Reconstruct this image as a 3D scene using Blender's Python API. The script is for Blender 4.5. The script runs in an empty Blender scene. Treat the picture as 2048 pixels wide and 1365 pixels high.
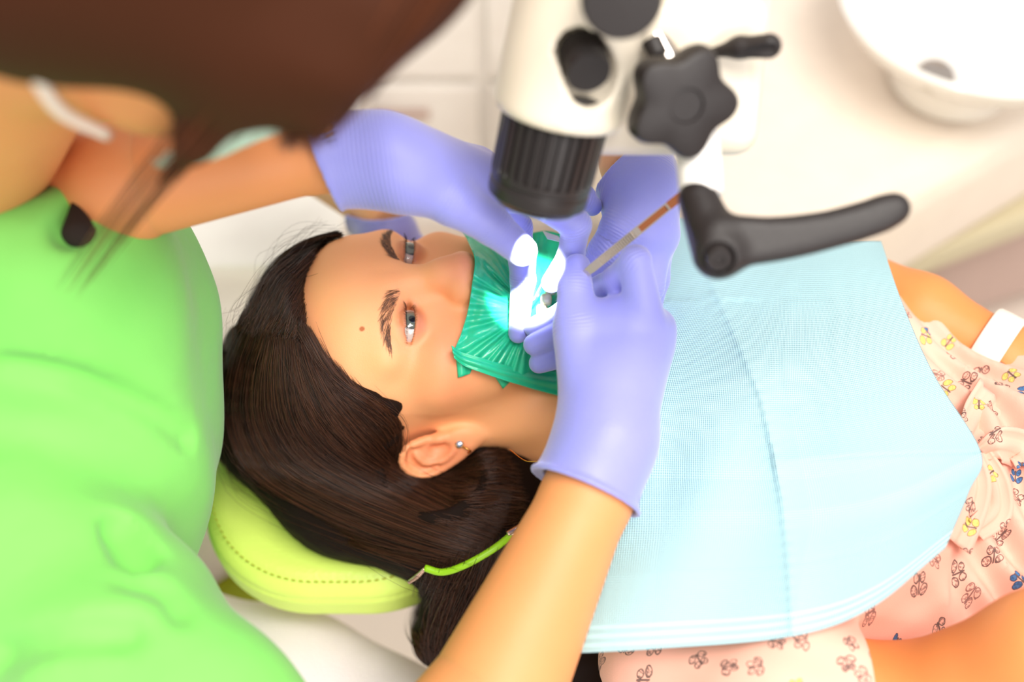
import bpy, math, random
import numpy as np
from mathutils import Vector, Matrix

random.seed(7)
RNG = np.random.default_rng(7)
SC = bpy.context.scene
COL = SC.collection

# ------------------------------------------------------------------ camera, world, lights, exposure
EL = math.radians(55.0)
FPX = 2275.0                                     # focal length in pixels of the 2048 wide frame
CAM = np.array([0.0468, -0.4510, 1.661])
FW = np.array([0, math.cos(EL), -math.sin(EL)])
UP = np.array([0, math.sin(EL), math.cos(EL)])
RT = np.array([1.0, 0, 0])
cd = bpy.data.cameras.new('camera'); cam = bpy.data.objects.new('camera', cd); COL.objects.link(cam)
cam.location = CAM
cam.rotation_euler = (math.pi/2 - EL, 0, 0)
cd.sensor_width = 36; cd.lens = 36*FPX/2048; cd.clip_start = 0.02
cd.dof.use_dof = True; cd.dof.focus_distance = 0.762
cd.dof.aperture_fstop = (cd.lens/1000)/0.0168
SC.camera = cam
SC.view_settings.view_transform = 'Standard'; SC.view_settings.look = 'None'
SC.view_settings.exposure = 0.34; SC.view_settings.gamma = 1.0; SC.view_settings.use_curve_mapping = False
w = bpy.data.worlds.new('room_light'); SC.world = w; w.use_nodes = True
w.node_tree.nodes['Background'].inputs[0].default_value = (1.0, 0.94, 0.895, 1)
w.node_tree.nodes['Background'].inputs[1].default_value = 0.58

def area(name, loc, target, size, power, col):
    l = bpy.data.lights.new(name, 'AREA'); l.shape = 'RECTANGLE'; l.size, l.size_y = size; l.energy = power; l.color = col
    o = bpy.data.objects.new(name, l); COL.objects.link(o); o.location = loc
    o.rotation_euler = (Vector(target)-Vector(loc)).to_track_quat('-Z', 'Y').to_euler()
    return o
area('ceiling_panel_light', (0.45, -0.55, 2.75), (0.15, 0.0, 1.0), (1.2, 0.6), 36, (1.0, 0.95, 0.88))
area('added_near_fill', (0.9, -1.9, 2.0), (0.2, 0.0, 1.0), (1.4, 1.2), 20, (1.0, 0.97, 0.95))  # unseen fill light, added on the near side to brighten her face

def px(x, y, d):
    """point seen at pixel x, y of the 2048x1365 frame, d metres along the optical axis"""
    return CAM + d*FW + (x-1024)*d/FPX*RT + (682.5-y)*d/FPX*UP
def pz(x, y, z):
    v = px(x, y, 1.0) - CAM
    return CAM + (z-CAM[2])/v[2]*v
def depth(p): return (np.asarray(p)-CAM) @ FW

# ------------------------------------------------------------------ object helpers
def tag(o, label=None, cat=None, group=None, kind=None):
    if label: o['label'] = label
    if cat: o['category'] = cat
    if group: o['group'] = group
    if kind: o['kind'] = kind
    return o
def thing(name, label, cat, loc=(0, 0, 0), group=None):
    o = bpy.data.objects.new(name, None); COL.objects.link(o); o.location = loc; o.empty_display_size = 0.05
    return tag(o, label, cat, group)
def link(name, me, mat=None, parent=None, smooth=True):
    o = bpy.data.objects.new(name, me); COL.objects.link(o)
    if mat is not None:
        for m in (mat if isinstance(mat, (list, tuple)) else [mat]): me.materials.append(m)
    if smooth and len(me.polygons): me.polygons.foreach_set('use_smooth', [True]*len(me.polygons))
    if parent is not None:
        o.parent = parent
        o.matrix_parent_inverse = Matrix.Translation(-Vector(parent_loc(parent)))
    return o
def parent_loc(p):
    return Vector(p.location) if p.type == 'EMPTY' else Vector((0, 0, 0))
def mesh(name, V, F, mat=None, parent=None, smooth=True, uv=None, attrs=None):
    me = bpy.data.meshes.new(name)
    me.from_pydata([tuple(map(float, v)) for v in V], [], [tuple(map(int, f)) for f in F])
    if uv is not None:
        l = me.uv_layers.new(name='UVMap')
        vi = np.empty(len(me.loops), int); me.loops.foreach_get('vertex_index', vi)
        l.data.foreach_set('uv', np.asarray(uv, np.float32)[vi].ravel())
    for k, a in (attrs or {}).items():
        t = me.attributes.new(k, 'FLOAT', 'POINT'); t.data.foreach_set('value', np.asarray(a, np.float32))
    me.update()
    return link(name, me, mat, parent, smooth)

# ------------------------------------------------------------------ distance-field shapes (all sizes in metres)
def smin(a, b, k):
    h = np.maximum(k-np.abs(a-b), 0)/k
    return np.minimum(a, b) - h*h*k*0.25
def smax(a, b, k): return -smin(-a, -b, k)
def ell(p, c, r, R=None):
    q = p-np.asarray(c)
    if R is not None: q = q @ R
    r = np.asarray(r); k0 = np.sqrt(((q/r)**2).sum(1)); k1 = np.sqrt(((q/(r*r))**2).sum(1))+1e-9
    return k0*(k0-1)/k1
def sph(p, c, r): return np.sqrt(((p-np.asarray(c))**2).sum(1))-r
def cone(p, a, b, ra, rb):
    a = np.asarray(a); b = np.asarray(b); ba = b-a; pa = p-a
    h = np.clip((pa@ba)/(ba@ba), 0, 1)
    return np.sqrt(((pa-h[:, None]*ba)**2).sum(1)) - (ra+(rb-ra)*h)
def chain(p, pts, rs, k=0.004):
    d = None
    for i in range(len(pts)-1):
        c = cone(p, pts[i], pts[i+1], rs[i], rs[i+1]); d = c if d is None else smin(d, c, k)
    return d
def rbox(p, c, half, r, R=None):
    q = p-np.asarray(c)
    if R is not None: q = q @ R
    q = np.abs(q)-(np.asarray(half)-r)
    return np.sqrt((np.maximum(q, 0)**2).sum(1)) + np.minimum(q.max(1), 0) - r
def frame(z, x=(1, 0, 0)):
    """3x3 with columns x, y, z: z along the given direction"""
    z = np.asarray(z, float); z = z/np.linalg.norm(z); x = np.asarray(x, float); x = x-(x@z)*z; x /= np.linalg.norm(x)
    return np.stack([x, np.cross(z, x), z], 1)
def nz(p, s, seed=0):
    """cheap smooth pseudo noise in about -1..1"""
    r = np.random.default_rng(seed); d = 0
    for i in range(5):
        k = r.normal(size=3); k *= s*(0.6+0.5*i)/np.linalg.norm(k)
        d = d + np.sin(p@k + r.uniform(0, 6.28) + 1.3*np.sin(p@np.roll(k, 1)*0.7+i))*0.5/(1+0.35*i)
    return d

def surface(f, lo, hi, h):
    """surface-nets mesh of f = 0, evaluated only near the surface"""
    lo = np.asarray(lo, float); hi = np.asarray(hi, float); B = 5
    nb = np.maximum(np.ceil((hi-lo)/(h*B)).astype(int), 1); n = nb*B+1
    cx = [lo[i]+(np.arange(nb[i])+0.5)*h*B for i in range(3)]
    G = np.stack(np.meshgrid(*cx, indexing='ij'), -1).reshape(-1, 3)
    cv = f(G).reshape(nb)
    act = np.abs(cv) < h*B*1.35+0.002
    val = np.repeat(np.repeat(np.repeat(np.sign(cv), B, 0), B, 1), B, 2).astype(np.float32)*h*B
    val = np.pad(val, ((0, 1),)*3, mode='edge')
    am = np.zeros(n, bool); bi = np.argwhere(act)
    for (i, j, k) in bi: am[i*B:i*B+B+1, j*B:j*B+B+1, k*B:k*B+B+1] = True
    idx = np.argwhere(am)
    out = np.empty(len(idx), np.float32)
    for s in range(0, len(idx), 400000):
        out[s:s+400000] = f(lo+idx[s:s+400000]*h)
    val[am] = out
    S = val < 0
    def cor(A, i, j, k): return A[i:A.shape[0]-1+i, j:A.shape[1]-1+j, k:A.shape[2]-1+k]
    cnt = sum(cor(S, i, j, k).astype(np.int8) for i in (0, 1) for j in (0, 1) for k in (0, 1))
    cells = np.argwhere((cnt > 0) & (cnt < 8))
    vid = -np.ones(np.array(n)-1, np.int64); vid[tuple(cells.T)] = np.arange(len(cells))
    acc = np.zeros((len(cells), 3)); num = np.zeros(len(cells))
    cs = [(i, j, k) for i in (0, 1) for j in (0, 1) for k in (0, 1)]
    for a in range(8):
        for b in range(a+1, 8):
            A, Bc = cs[a], cs[b]
            if sum(abs(A[q]-Bc[q]) for q in range(3)) != 1: continue
            va = val[tuple((cells+A).T)].astype(float); vb = val[tuple((cells+Bc).T)].astype(float)
            m = (va < 0) != (vb < 0); t = np.where(m, va/(va-vb+1e-20), 0)
            pt = np.asarray(A)+t[:, None]*(np.asarray(Bc)-np.asarray(A))
            acc += pt*m[:, None]; num += m
    V = lo+(cells+acc/num[:, None])*h
    F = []
    for ax in range(3):
        a, b = [(1, 2), (2, 0), (0, 1)][ax]
        e = np.zeros(3, int); e[ax] = 1
        sl0 = [slice(1, -1)]*3; sl1 = [slice(1, -1)]*3
        sl0[ax] = slice(0, -1); sl1[ax] = slice(1, None)
        s0 = S[tuple(sl0)]; s1 = S[tuple(sl1)]
        for inv in (False, True):
            m = (s0 & ~s1) if not inv else (~s0 & s1)
            ids = np.argwhere(m)
            off = np.array([1, 1, 1]); off[ax] = 0
            ids = ids+off
            da = np.zeros(3, int); da[a] = 1; db = np.zeros(3, int); db[b] = 1
            q = [ids-da-db, ids-db, ids, ids-da]
            q = np.stack([vid[tuple(x.T)] for x in q], 1)
            if inv: q = q[:, ::-1]
            F.append(q)
    F = np.concatenate(F); F = F[(F >= 0).all(1)]
    # one gentle smoothing pass
    for _ in range(2):
        s = np.zeros_like(V); c = np.zeros(len(V))
        for i in range(4):
            u, v = F[:, i], F[:, (i+1) % 4]
            for k in range(3):
                s[:, k] += np.bincount(u, V[v, k], len(V)) + np.bincount(v, V[u, k], len(V))
            c += np.bincount(u, minlength=len(V))+np.bincount(v, minlength=len(V))
        V = V*0.5+0.5*s/np.maximum(c, 1)[:, None]
    return V, F
def bounds(pts, pad):
    p = np.asarray(pts); return p.min(0)-pad, p.max(0)+pad
def npmesh(name, V, F, mat=None, parent=None, smooth=True, attrs=None, uv=None):
    F = np.asarray(F); me = bpy.data.meshes.new(name); k = F.shape[1]
    me.vertices.add(len(V)); me.vertices.foreach_set('co', np.asarray(V, np.float32).ravel())
    me.loops.add(F.size); me.loops.foreach_set('vertex_index', F.astype(np.int32).ravel())
    me.polygons.add(len(F)); me.polygons.foreach_set('loop_start', np.arange(0, F.size, k, dtype=np.int32))
    if uv is not None:
        l = me.uv_layers.new(name='UVMap'); l.data.foreach_set('uv', np.asarray(uv, np.float32)[F.ravel()].ravel())
    for kk, a in (attrs or {}).items():
        t = me.attributes.new(kk, 'FLOAT', 'POINT'); t.data.foreach_set('value', np.asarray(a, np.float32))
    me.update(calc_edges=True); me.validate()
    return link(name, me, mat, parent, smooth)
def sdf(name, f, lo, hi, h, mat=None, parent=None, attrs=None):
    V, F = surface(f, lo, hi, h)
    return npmesh(name, V, F, mat, parent, attrs=attrs(V) if attrs else None)
def grid(name, P, mat=None, parent=None, thick=0.0, uv=True, attrs=None):
    """P: array n x m x 3 -> quad sheet"""
    n, m = P.shape[:2]; V = P.reshape(-1, 3)
    I = np.arange(n*m).reshape(n, m)
    F = np.stack([I[:-1, :-1], I[1:, :-1], I[1:, 1:], I[:-1, 1:]], -1).reshape(-1, 4)
    U = np.stack(np.meshgrid(np.linspace(0, 1, n), np.linspace(0, 1, m), indexing='ij'), -1).reshape(-1, 2)
    o = npmesh(name, V, F, mat, parent, uv=U, attrs=attrs)
    if thick:
        s = o.modifiers.new('thickness', 'SOLIDIFY'); s.thickness = thick; s.offset = 0
    return o
def spline(pts, n):
    """Catmull-Rom through pts -> n points"""
    P = np.asarray(pts, float); k = len(P)
    if k == 2: return P[0]+np.linspace(0, 1, n)[:, None]*(P[1]-P[0])
    Q = np.vstack([2*P[0]-P[1], P, 2*P[-1]-P[-2]])
    L = np.r_[0, np.cumsum(np.sqrt((np.diff(P, axis=0)**2).sum(1)))]
    t = np.interp(np.linspace(0, L[-1], n), L, np.arange(k)); i = np.minimum(t.astype(int), k-2); u = (t-i)[:, None]
    a, b, c, d = Q[i], Q[i+1], Q[i+2], Q[i+3]
    return 0.5*((2*b)+(c-a)*u+(2*a-5*b+4*c-d)*u*u+(3*b-a-3*c+d)*u**3)
def ispline(pts, n):
    """Catmull-Rom with the same number of points on every span"""
    P = np.asarray(pts, float); k = len(P); Q = np.vstack([2*P[0]-P[1], P, 2*P[-1]-P[-2]])
    t = np.linspace(0, k-1, n); i = np.minimum(t.astype(int), k-2); u = (t-i)[:, None]
    a, b, c, d = Q[i], Q[i+1], Q[i+2], Q[i+3]
    return 0.5*((2*b)+(c-a)*u+(2*a-5*b+4*c-d)*u*u+(3*b-a-3*c+d)*u**3)
def coons(L, B, R, T, n, m):
    """sides as pixel polylines: L and R run bottom -> top, B and T run left -> right"""
    l, r = spline(L, m), spline(R, m); b, t = spline(B, n), spline(T, n)
    u = np.linspace(0, 1, n)[:, None, None]; v = np.linspace(0, 1, m)[None, :, None]
    return (1-u)*l[None]+u*r[None]+(1-v)*b[:, None]+v*t[:, None]-((1-u)*(1-v)*b[0]+u*(1-v)*b[-1]+(1-u)*v*t[0]+u*v*t[-1])
def strands(name, paths, rad, mat, parent, sides=3):
    """many hairs as one mesh; paths: N x K x 3, rad: K"""
    P = np.asarray(paths); N, K = P.shape[:2]
    T = np.gradient(P, axis=1); T /= np.linalg.norm(T, axis=2, keepdims=True)+1e-12
    A = np.cross(T, [0.3, 0.5, 0.81]); A /= np.linalg.norm(A, axis=2, keepdims=True)+1e-12; Bn = np.cross(T, A)
    rad = np.broadcast_to(np.asarray(rad), (N, K))[..., None]
    V = np.stack([P+rad*(math.cos(2*math.pi*s/sides)*A+math.sin(2*math.pi*s/sides)*Bn) for s in range(sides)], 2).reshape(-1, 3)
    I = np.arange(N*K*sides).reshape(N, K, sides)
    F = np.concatenate([np.stack([I[:, :-1, s], I[:, 1:, s], I[:, 1:, (s+1) % sides], I[:, :-1, (s+1) % sides]], -1).reshape(-1, 4) for s in range(sides)])
    rnd = np.repeat(RNG.random(N), K*sides)
    return npmesh(name, V, F, mat, parent, attrs={'rnd': rnd})
def tube(name, pts, r, mat, parent=None, n=40, sides=12, cap=True, flat=None):
    P = spline(pts, n); r = np.interp(np.linspace(0, 1, n), np.linspace(0, 1, len(np.atleast_1d(r))), np.atleast_1d(r)) if np.ndim(r) else np.full(n, r)
    T = np.gradient(P, axis=0); T /= np.linalg.norm(T, axis=1, keepdims=True)
    A = np.zeros_like(P); a = np.cross(T[0], [0.21, 0.3, 0.93]); a /= np.linalg.norm(a)
    for i in range(n):
        a = a-(a@T[i])*T[i]; a /= np.linalg.norm(a); A[i] = a
    Bn = np.cross(T, A); V = []
    for i in range(n):
        for s in range(sides):
            t = 2*math.pi*s/sides; V.append(P[i]+r[i]*(math.cos(t)*A[i]+math.sin(t)*Bn[i]))
    F = [(i*sides+s, i*sides+(s+1) % sides, (i+1)*sides+(s+1) % sides, (i+1)*sides+s) for i in range(n-1) for s in range(sides)]
    if cap: F += [tuple(range(sides))[::-1], tuple((n-1)*sides+s for s in range(sides))]
    return mesh(name, V, F, mat, parent)
def lathe(name, prof, c, axis, mat, parent=None, n=64, mod=None, x=(1, 0, 0), smooth=True):
    """prof: (radius, height) pairs along the axis; mod(theta, radius, height) -> radius"""
    R = frame(axis, x); V = []; F = []; m = len(prof)
    for (r, h) in prof:
        for s in range(n):
            t = 2*math.pi*s/n; rr = mod(t, r, h) if mod else r
            V.append(np.asarray(c)+R@np.array([rr*math.cos(t), rr*math.sin(t), h]))
    for i in range(m-1):
        for s in range(n): F.append((i*n+s, i*n+(s+1) % n, (i+1)*n+(s+1) % n, (i+1)*n+s))
    F += [tuple(range(n))[::-1], tuple((m-1)*n+s for s in range(n))]
    o = mesh(name, V, F, mat, parent, smooth)
    if smooth:
        e = o.modifiers.new('edges', 'EDGE_SPLIT'); e.split_angle = math.radians(38)
    return o
def box(name, c, half, mat, parent=None, bevel=0.003, R=None, seg=3):
    R = np.eye(3) if R is None else R
    V = [np.asarray(c)+R@(np.array([i, j, k])*half) for i in (-1, 1) for j in (-1, 1) for k in (-1, 1)]
    F = [(0, 1, 3, 2), (4, 6, 7, 5), (0, 4, 5, 1), (2, 3, 7, 6), (0, 2, 6, 4), (1, 5, 7, 3)]
    o = mesh(name, V, F, mat, parent, smooth=False)
    if bevel:
        b = o.modifiers.new('bevel', 'BEVEL'); b.width = bevel; b.segments = seg
    return o

# ------------------------------------------------------------------ materials
def lin(c):
    c = [x/255 for x in c]
    return tuple(x/12.92 if x <= 0.04045 else ((x+0.055)/1.055)**2.4 for x in c)
class NG:
    def __init__(s, name):
        s.m = bpy.data.materials.new(name); s.m.use_nodes = True; s.t = s.m.node_tree
        s.b = s.t.nodes['Principled BSDF']; s.N = s.t.nodes; s.L = s.t.links
    def set(s, sock, v):
        if hasattr(v, 'is_linked') or isinstance(v, bpy.types.NodeSocket): s.L.new(v, sock)
        elif isinstance(v, (tuple, list)) and len(v) == 3 and sock.type == 'RGBA': sock.default_value = (*v, 1)
        else: sock.default_value = v
    def node(s, t, ins=None, **kw):
        n = s.N.new(t)
        for k, v in kw.items(): setattr(n, k, v)
        for k, v in (ins or {}).items(): s.set(n.inputs[k], v)
        return n
    def ma(s, op, a, b=None, c=None, clamp=False):
        n = s.node('ShaderNodeMath', operation=op, use_clamp=clamp); s.set(n.inputs[0], a)
        if b is not None: s.set(n.inputs[1], b)
        if c is not None: s.set(n.inputs[2], c)
        return n.outputs[0]
    def mix(s, f, a, b):
        n = s.node('ShaderNodeMix', data_type='RGBA'); s.set(n.inputs[0], f); s.set(n.inputs[6], a); s.set(n.inputs[7], b)
        return n.outputs[2]
    def coord(s, which='Object'): return s.node('ShaderNodeTexCoord').outputs[which]
    def xyz(s, v):
        n = s.node('ShaderNodeSeparateXYZ'); s.set(n.inputs[0], v); return n.outputs
    def noise(s, v, scale, detail=3, rough=0.5):
        n = s.node('ShaderNodeTexNoise', {'Scale': scale, 'Detail': detail, 'Roughness': rough}); s.set(n.inputs['Vector'], v); return n.outputs[0]
    def attr(s, name): return s.node('ShaderNodeAttribute', attribute_name=name).outputs['Fac']
    def ramp(s, f, stops):
        n = s.node('ShaderNodeValToRGB'); s.set(n.inputs[0], f); e = n.color_ramp.elements
        while len(e) < len(stops): e.new(0.5)
        for el, (p, c) in zip(e, stops): el.position = p; el.color = (*c, 1) if len(c) == 3 else c
        return n.outputs[0]
    def bump(s, h, dist, strength=1.0, base=None):
        n = s.node('ShaderNodeBump', {'Strength': strength, 'Distance': dist, 'Height': h})
        if base is not None: s.L.new(base, n.inputs['Normal'])
        s.L.new(n.outputs[0], s.b.inputs['Normal']); return n.outputs[0]
    def out(s, color=None, rough=None, metal=None, **kw):
        if color is not None: s.set(s.b.inputs['Base Color'], color)
        if rough is not None: s.set(s.b.inputs['Roughness'], rough)
        if metal is not None: s.set(s.b.inputs['Metallic'], metal)
        for k, v in kw.items(): s.set(s.b.inputs[k.replace('_', ' ')], v)
        return s.m
def plain(name, c, rough=0.5, metal=0.0, var=0.06, scale=30, bump=0.0, bscale=400, **kw):
    g = NG(name); co = g.coord(); n = g.noise(co, scale)
    a = lin(c); col = g.mix(n, tuple(x*(1-var) for x in a), tuple(min(1, x*(1+var)) for x in a))
    if bump: g.bump(g.noise(co, bscale, 2), bump)
    return g.out(col, rough, metal, **kw)
def skin_mat(name, c, red, rough=0.54, features=None):
    g = NG(name); co = g.coord()
    n = g.noise(co, 18, 4); col = g.mix(g.ma('MULTIPLY', n, 0.55), lin(c), lin(red))
    if features: col = features(g, co, col)
    g.bump(g.noise(co, 900, 3, 0.6), 0.00035, 0.35)
    return g.out(col, rough, Subsurface_Weight=0.12, Subsurface_Radius=(1.0, 0.35, 0.15), Subsurface_Scale=0.004)
def hair_mat(name, dark, light):
    g = NG(name); r = g.attr('rnd')
    col = g.mix(r, lin(dark), lin(light))
    return g.out(col, 0.38, Specular_IOR_Level=0.45)
def glove_mat(name):
    """thin nitrile: fine creases follow the crease attribute baked along each finger"""
    g = NG(name); co = g.coord()
    col = g.mix(g.noise(co, 22, 3), lin((132, 136, 214)), lin((148, 150, 224)))
    s = g.ma('SINE', g.attr('phase')); h = g.ma('MULTIPLY', s, g.attr('crease'))
    b = g.bump(h, 0.0003, 1.0)
    g.bump(g.noise(co, 160, 3), 0.0006, 0.35, b)
    return g.out(col, 0.5, Sheen_Weight=0.4, Sheen_Roughness=0.5, Subsurface_Weight=0.08, Subsurface_Radius=(0.4, 0.4, 1.0), Subsurface_Scale=0.003)
def butterfly_mat():
    g = NG('butterfly_print_cotton'); co = g.coord()
    wn = g.node('ShaderNodeTexNoise', {'Scale': 30.0}); g.L.new(co, wn.inputs['Vector'])
    sc = 50.0
    mp = g.node('ShaderNodeMapping', {'Vector': co, 'Scale': (1, 1, 0.0), 'Rotation': (0, 0, 0.4)}).outputs[0]
    v = g.node('ShaderNodeTexVoronoi', {'Vector': mp, 'Scale': sc, 'Randomness': 0.62}, voronoi_dimensions='2D')
    sub = g.node('ShaderNodeVectorMath', {0: mp, 1: v.outputs['Position']}, operation='SUBTRACT').outputs[0]
    scl = g.node('ShaderNodeVectorMath', {0: sub}, operation='SCALE'); scl.inputs['Scale'].default_value = sc
    cr = g.node('ShaderNodeSeparateColor', {0: v.outputs['Color']}).outputs
    ang = g.ma('MULTIPLY', cr[0], 6.28)
    ro = g.node('ShaderNodeVectorRotate', {'Vector': scl.outputs[0], 'Angle': ang}, rotation_type='Z_AXIS').outputs[0]
    X, Y, _ = g.xyz(ro)
    ax = g.ma('ABSOLUTE', X)
    ax = g.ma('DIVIDE', ax, g.ma('MULTIPLY_ADD', cr[1], 0.55, 0.62))
    def wing(cx, cy, rx, ry, sl):
        dx = g.ma('SUBTRACT', ax, cx); dy = g.ma('SUBTRACT', Y, cy)
        a = g.ma('DIVIDE', g.ma('ADD', dx, g.ma('MULTIPLY', dy, sl)), rx); b = g.ma('DIVIDE', g.ma('SUBTRACT', dy, g.ma('MULTIPLY', dx, sl)), ry)
        return g.ma('SQRT', g.ma('ADD', g.ma('MULTIPLY', a, a), g.ma('MULTIPLY', b, b)))
    d = g.ma('MINIMUM', wing(0.17, 0.11, 0.17, 0.12, -0.6), wing(0.12, -0.12, 0.11, 0.13, 0.5))
    d = g.ma('ADD', d, g.ma('MULTIPLY', g.ma('SUBTRACT', g.noise(co, 420, 2), 0.5), 0.35))
    line = g.ma('LESS_THAN', g.ma('ABSOLUTE', g.ma('SUBTRACT', d, 0.88)), 0.13)
    inner = g.ma('MULTIPLY', g.ma('LESS_THAN', d, 0.8), g.ma('GREATER_THAN', g.noise(co, 620, 1), 0.53))
    body = g.ma('MULTIPLY', g.ma('LESS_THAN', g.ma('ABSOLUTE', X), 0.022), g.ma('LESS_THAN', g.ma('ABSOLUTE', Y), 0.2))
    ink = g.ma('MAXIMUM', g.ma('MAXIMUM', line, g.ma('MULTIPLY', inner, 0.75)), body)
    fill = g.ma('LESS_THAN', d, 0.9)
    base = g.mix(g.noise(co, 12, 2), lin((240, 178, 158)), lin((248, 192, 172)))
    blue = g.ma('MULTIPLY', fill, g.ma('LESS_THAN', cr[2], 0.10))
    yel = g.ma('MULTIPLY', fill, g.ma('MULTIPLY', g.ma('GREATER_THAN', cr[2], 0.10), g.ma('LESS_THAN', cr[2], 0.27)))
    inkc = g.mix(g.ma('GREATER_THAN', cr[2], 0.78), lin((52, 44, 48)), lin((120, 84, 80)))
    c = g.mix(g.ma('MULTIPLY', ink, 0.88), base, inkc)
    c = g.mix(yel, c, g.mix(g.ma('MULTIPLY', ink, 0.5), lin((232, 214, 120)), lin((150, 140, 60))))
    c = g.mix(blue, c, g.mix(g.ma('MULTIPLY', ink, 0.6), lin((70, 120, 175)), lin((30, 40, 70))))
    g.bump(g.noise(co, 1500, 2), 0.0004, 0.4)
    return g.out(c, 0.75, Sheen_Weight=0.1)
def bib_mat():
    g = NG('embossed_bib_paper'); uv = g.coord('UV'); u, v, _ = g.xyz(uv)
    # diagonal lattice of small embossed dots, a stitched band along the near edge
    a = g.ma('MULTIPLY', g.ma('ADD', g.ma('MULTIPLY', u, 0.33), g.ma('MULTIPLY', v, 0.33)), 2*math.pi*300)
    b = g.ma('MULTIPLY', g.ma('SUBTRACT', g.ma('MULTIPLY', u, 0.33), g.ma('MULTIPLY', v, 0.33)), 2*math.pi*300)
    dots = g.ma('MULTIPLY', g.ma('SINE', a), g.ma('SINE', b))
    band = g.ma('LESS_THAN', v, 0.062)
    st = g.ma('SINE', g.ma('MULTIPLY', u, 2*math.pi*150))
    rows = g.ma('GREATER_THAN', g.ma('SINE', g.ma('MULTIPLY', v, 2*math.pi*50)), 0.0)
    h = g.node('ShaderNodeMix', {0: band, 2: dots, 3: g.ma('MULTIPLY', st, rows)}).outputs[0]
    col = g.mix(g.ma('MULTIPLY_ADD', h, 0.5, 0.5, clamp=True), lin((160, 208, 218)), lin((192, 229, 236)))
    g.bump(h, 0.0006, 0.7)
    return g.out(col, 0.7, Sheen_Weight=0.1)
def dam_mat():
    g = NG('green_latex'); co = g.coord()
    g.bump(g.noise(co, 260, 3), 0.0008, 0.5)
    col = g.mix(g.noise(co, 40), lin((26, 178, 132)), lin((44, 194, 148)))
    return g.out(col, 0.26, Specular_IOR_Level=0.6, Subsurface_Weight=0.1, Subsurface_Radius=(0.2, 1, 0.7), Subsurface_Scale=0.002)
def scrub_mat():
    g = NG('lime_scrub_cotton'); co = g.coord()
    col = g.mix(g.noise(co, 9, 3), lin((108, 198, 84)), lin((132, 210, 102)))
    g.bump(g.noise(co, 14, 3), 0.012, 0.35)
    return g.out(col, 0.8, Sheen_Weight=0.2)
def floor_mat():
    g = NG('pale_floor_tiles'); co = g.coord()
    t = g.node('ShaderNodeTexBrick', {'Vector': co, 'Color1': (*lin((250, 238, 226)), 1), 'Color2': (*lin((238, 224, 212)), 1), 'Mortar': (*lin((205, 190, 176)), 1), 'Scale': 4.0, 'Mortar Size': 0.006, 'Brick Width': 0.9, 'Row Height': 0.9}, offset=0.0)
    return g.out(g.mix(g.ma('MULTIPLY', g.noise(co, 3), 0.3), t.outputs[0], lin((235, 218, 205))), 0.35)
def face_features(g, co, col):
    """colour that belongs to the skin itself: cheeks, lips, mole; co is head-local"""
    def blob(c, r, soft=0.5):
        d = g.node('ShaderNodeVectorMath', {0: co, 1: c}, operation='SUBTRACT').outputs[0]
        dd = g.node('ShaderNodeVectorMath', {0: d, 1: tuple(1/x for x in r)}, operation='MULTIPLY').outputs[0]
        l = g.node('ShaderNodeVectorMath', {0: dd}, operation='LENGTH').outputs['Value']
        return g.node('ShaderNodeMapRange', {'Value': l, 'From Min': 1.0, 'From Max': 1-soft, 'To Min': 0.0, 'To Max': 1.0}).outputs[0]
    col = g.mix(g.ma('MULTIPLY', blob((0.048, 0.065, -0.002), (0.045, 0.045, 0.04), 0.95), 0.7), col, lin((232, 128, 92)))
    col = g.mix(g.ma('MULTIPLY', blob((-0.004, 0.102, -0.008), (0.026, 0.03, 0.028), 0.9), 0.6), col, lin((236, 140, 112)))
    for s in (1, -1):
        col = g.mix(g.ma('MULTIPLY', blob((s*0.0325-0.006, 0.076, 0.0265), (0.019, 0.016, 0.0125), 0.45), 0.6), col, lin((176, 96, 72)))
    col = g.mix(g.ma('MULTIPLY', blob((0, 0.092, -0.036), (0.026, 0.02, 0.012), 0.3), 0.8), col, lin((205, 96, 90)))
    col = g.mix(blob(MOLE, (0.0021, 0.006, 0.0026), 0.35), col, lin((176, 92, 36)))
    col = g.mix(g.ma('MULTIPLY', blob(EARC, (0.02, 0.035, 0.04), 0.7), 0.5), col, lin((226, 112, 84)))
    return col
MOLE = (0.036, 0.078, 0.0600); EARC = (0.080, -0.013, -0.008)

M = {}
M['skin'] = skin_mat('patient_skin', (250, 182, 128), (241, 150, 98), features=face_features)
M['arm_skin'] = skin_mat('patient_arm_skin', (234, 150, 84), (226, 126, 66))
M['dentist_skin'] = skin_mat('dentist_skin', (228, 154, 98), (216, 132, 78))
M['assistant_skin'] = skin_mat('assistant_skin', (240, 180, 130), (232, 160, 110))
M['glove'] = glove_mat('periwinkle_nitrile')
M['hair'] = hair_mat('dark_brown_hair', (26, 13, 8), (84, 50, 32))
M['brow'] = hair_mat('brown_brow_hair', (92, 64, 50), (140, 104, 84))
M['hair_base'] = plain('dark_brown_scalp_hair', (24, 13, 8), 0.8, Specular_IOR_Level=0.15)
M['dentist_hair'] = hair_mat('chestnut_hair', (54, 24, 5), (118, 58, 20))
M['dentist_hair_base'] = plain('chestnut_hair_mass', (60, 26, 5), 0.7, Specular_IOR_Level=0.2)
M['scrub'] = scrub_mat()
M['dress'] = butterfly_mat()
M['bib'] = bib_mat()
M['dam'] = dam_mat()
M['headrest'] = plain('lime_vinyl', (218, 243, 112), 0.45, bump=0.0004)
M['olive'] = plain('olive_vinyl', (176, 180, 40), 0.5)
M['white'] = plain('white_enamel', (226, 216, 198), 0.3)
M['white_plastic'] = plain('white_plastic', (252, 246, 241), 0.35)
M['cream'] = plain('cream_enamel', (250, 236, 222), 0.4)
M['ceramic'] = plain('glazed_white_ceramic', (252, 248, 244), 0.12)
M['black'] = plain('black_plastic', (32, 26, 26), 0.5, bump=0.0003, bscale=900)
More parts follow.
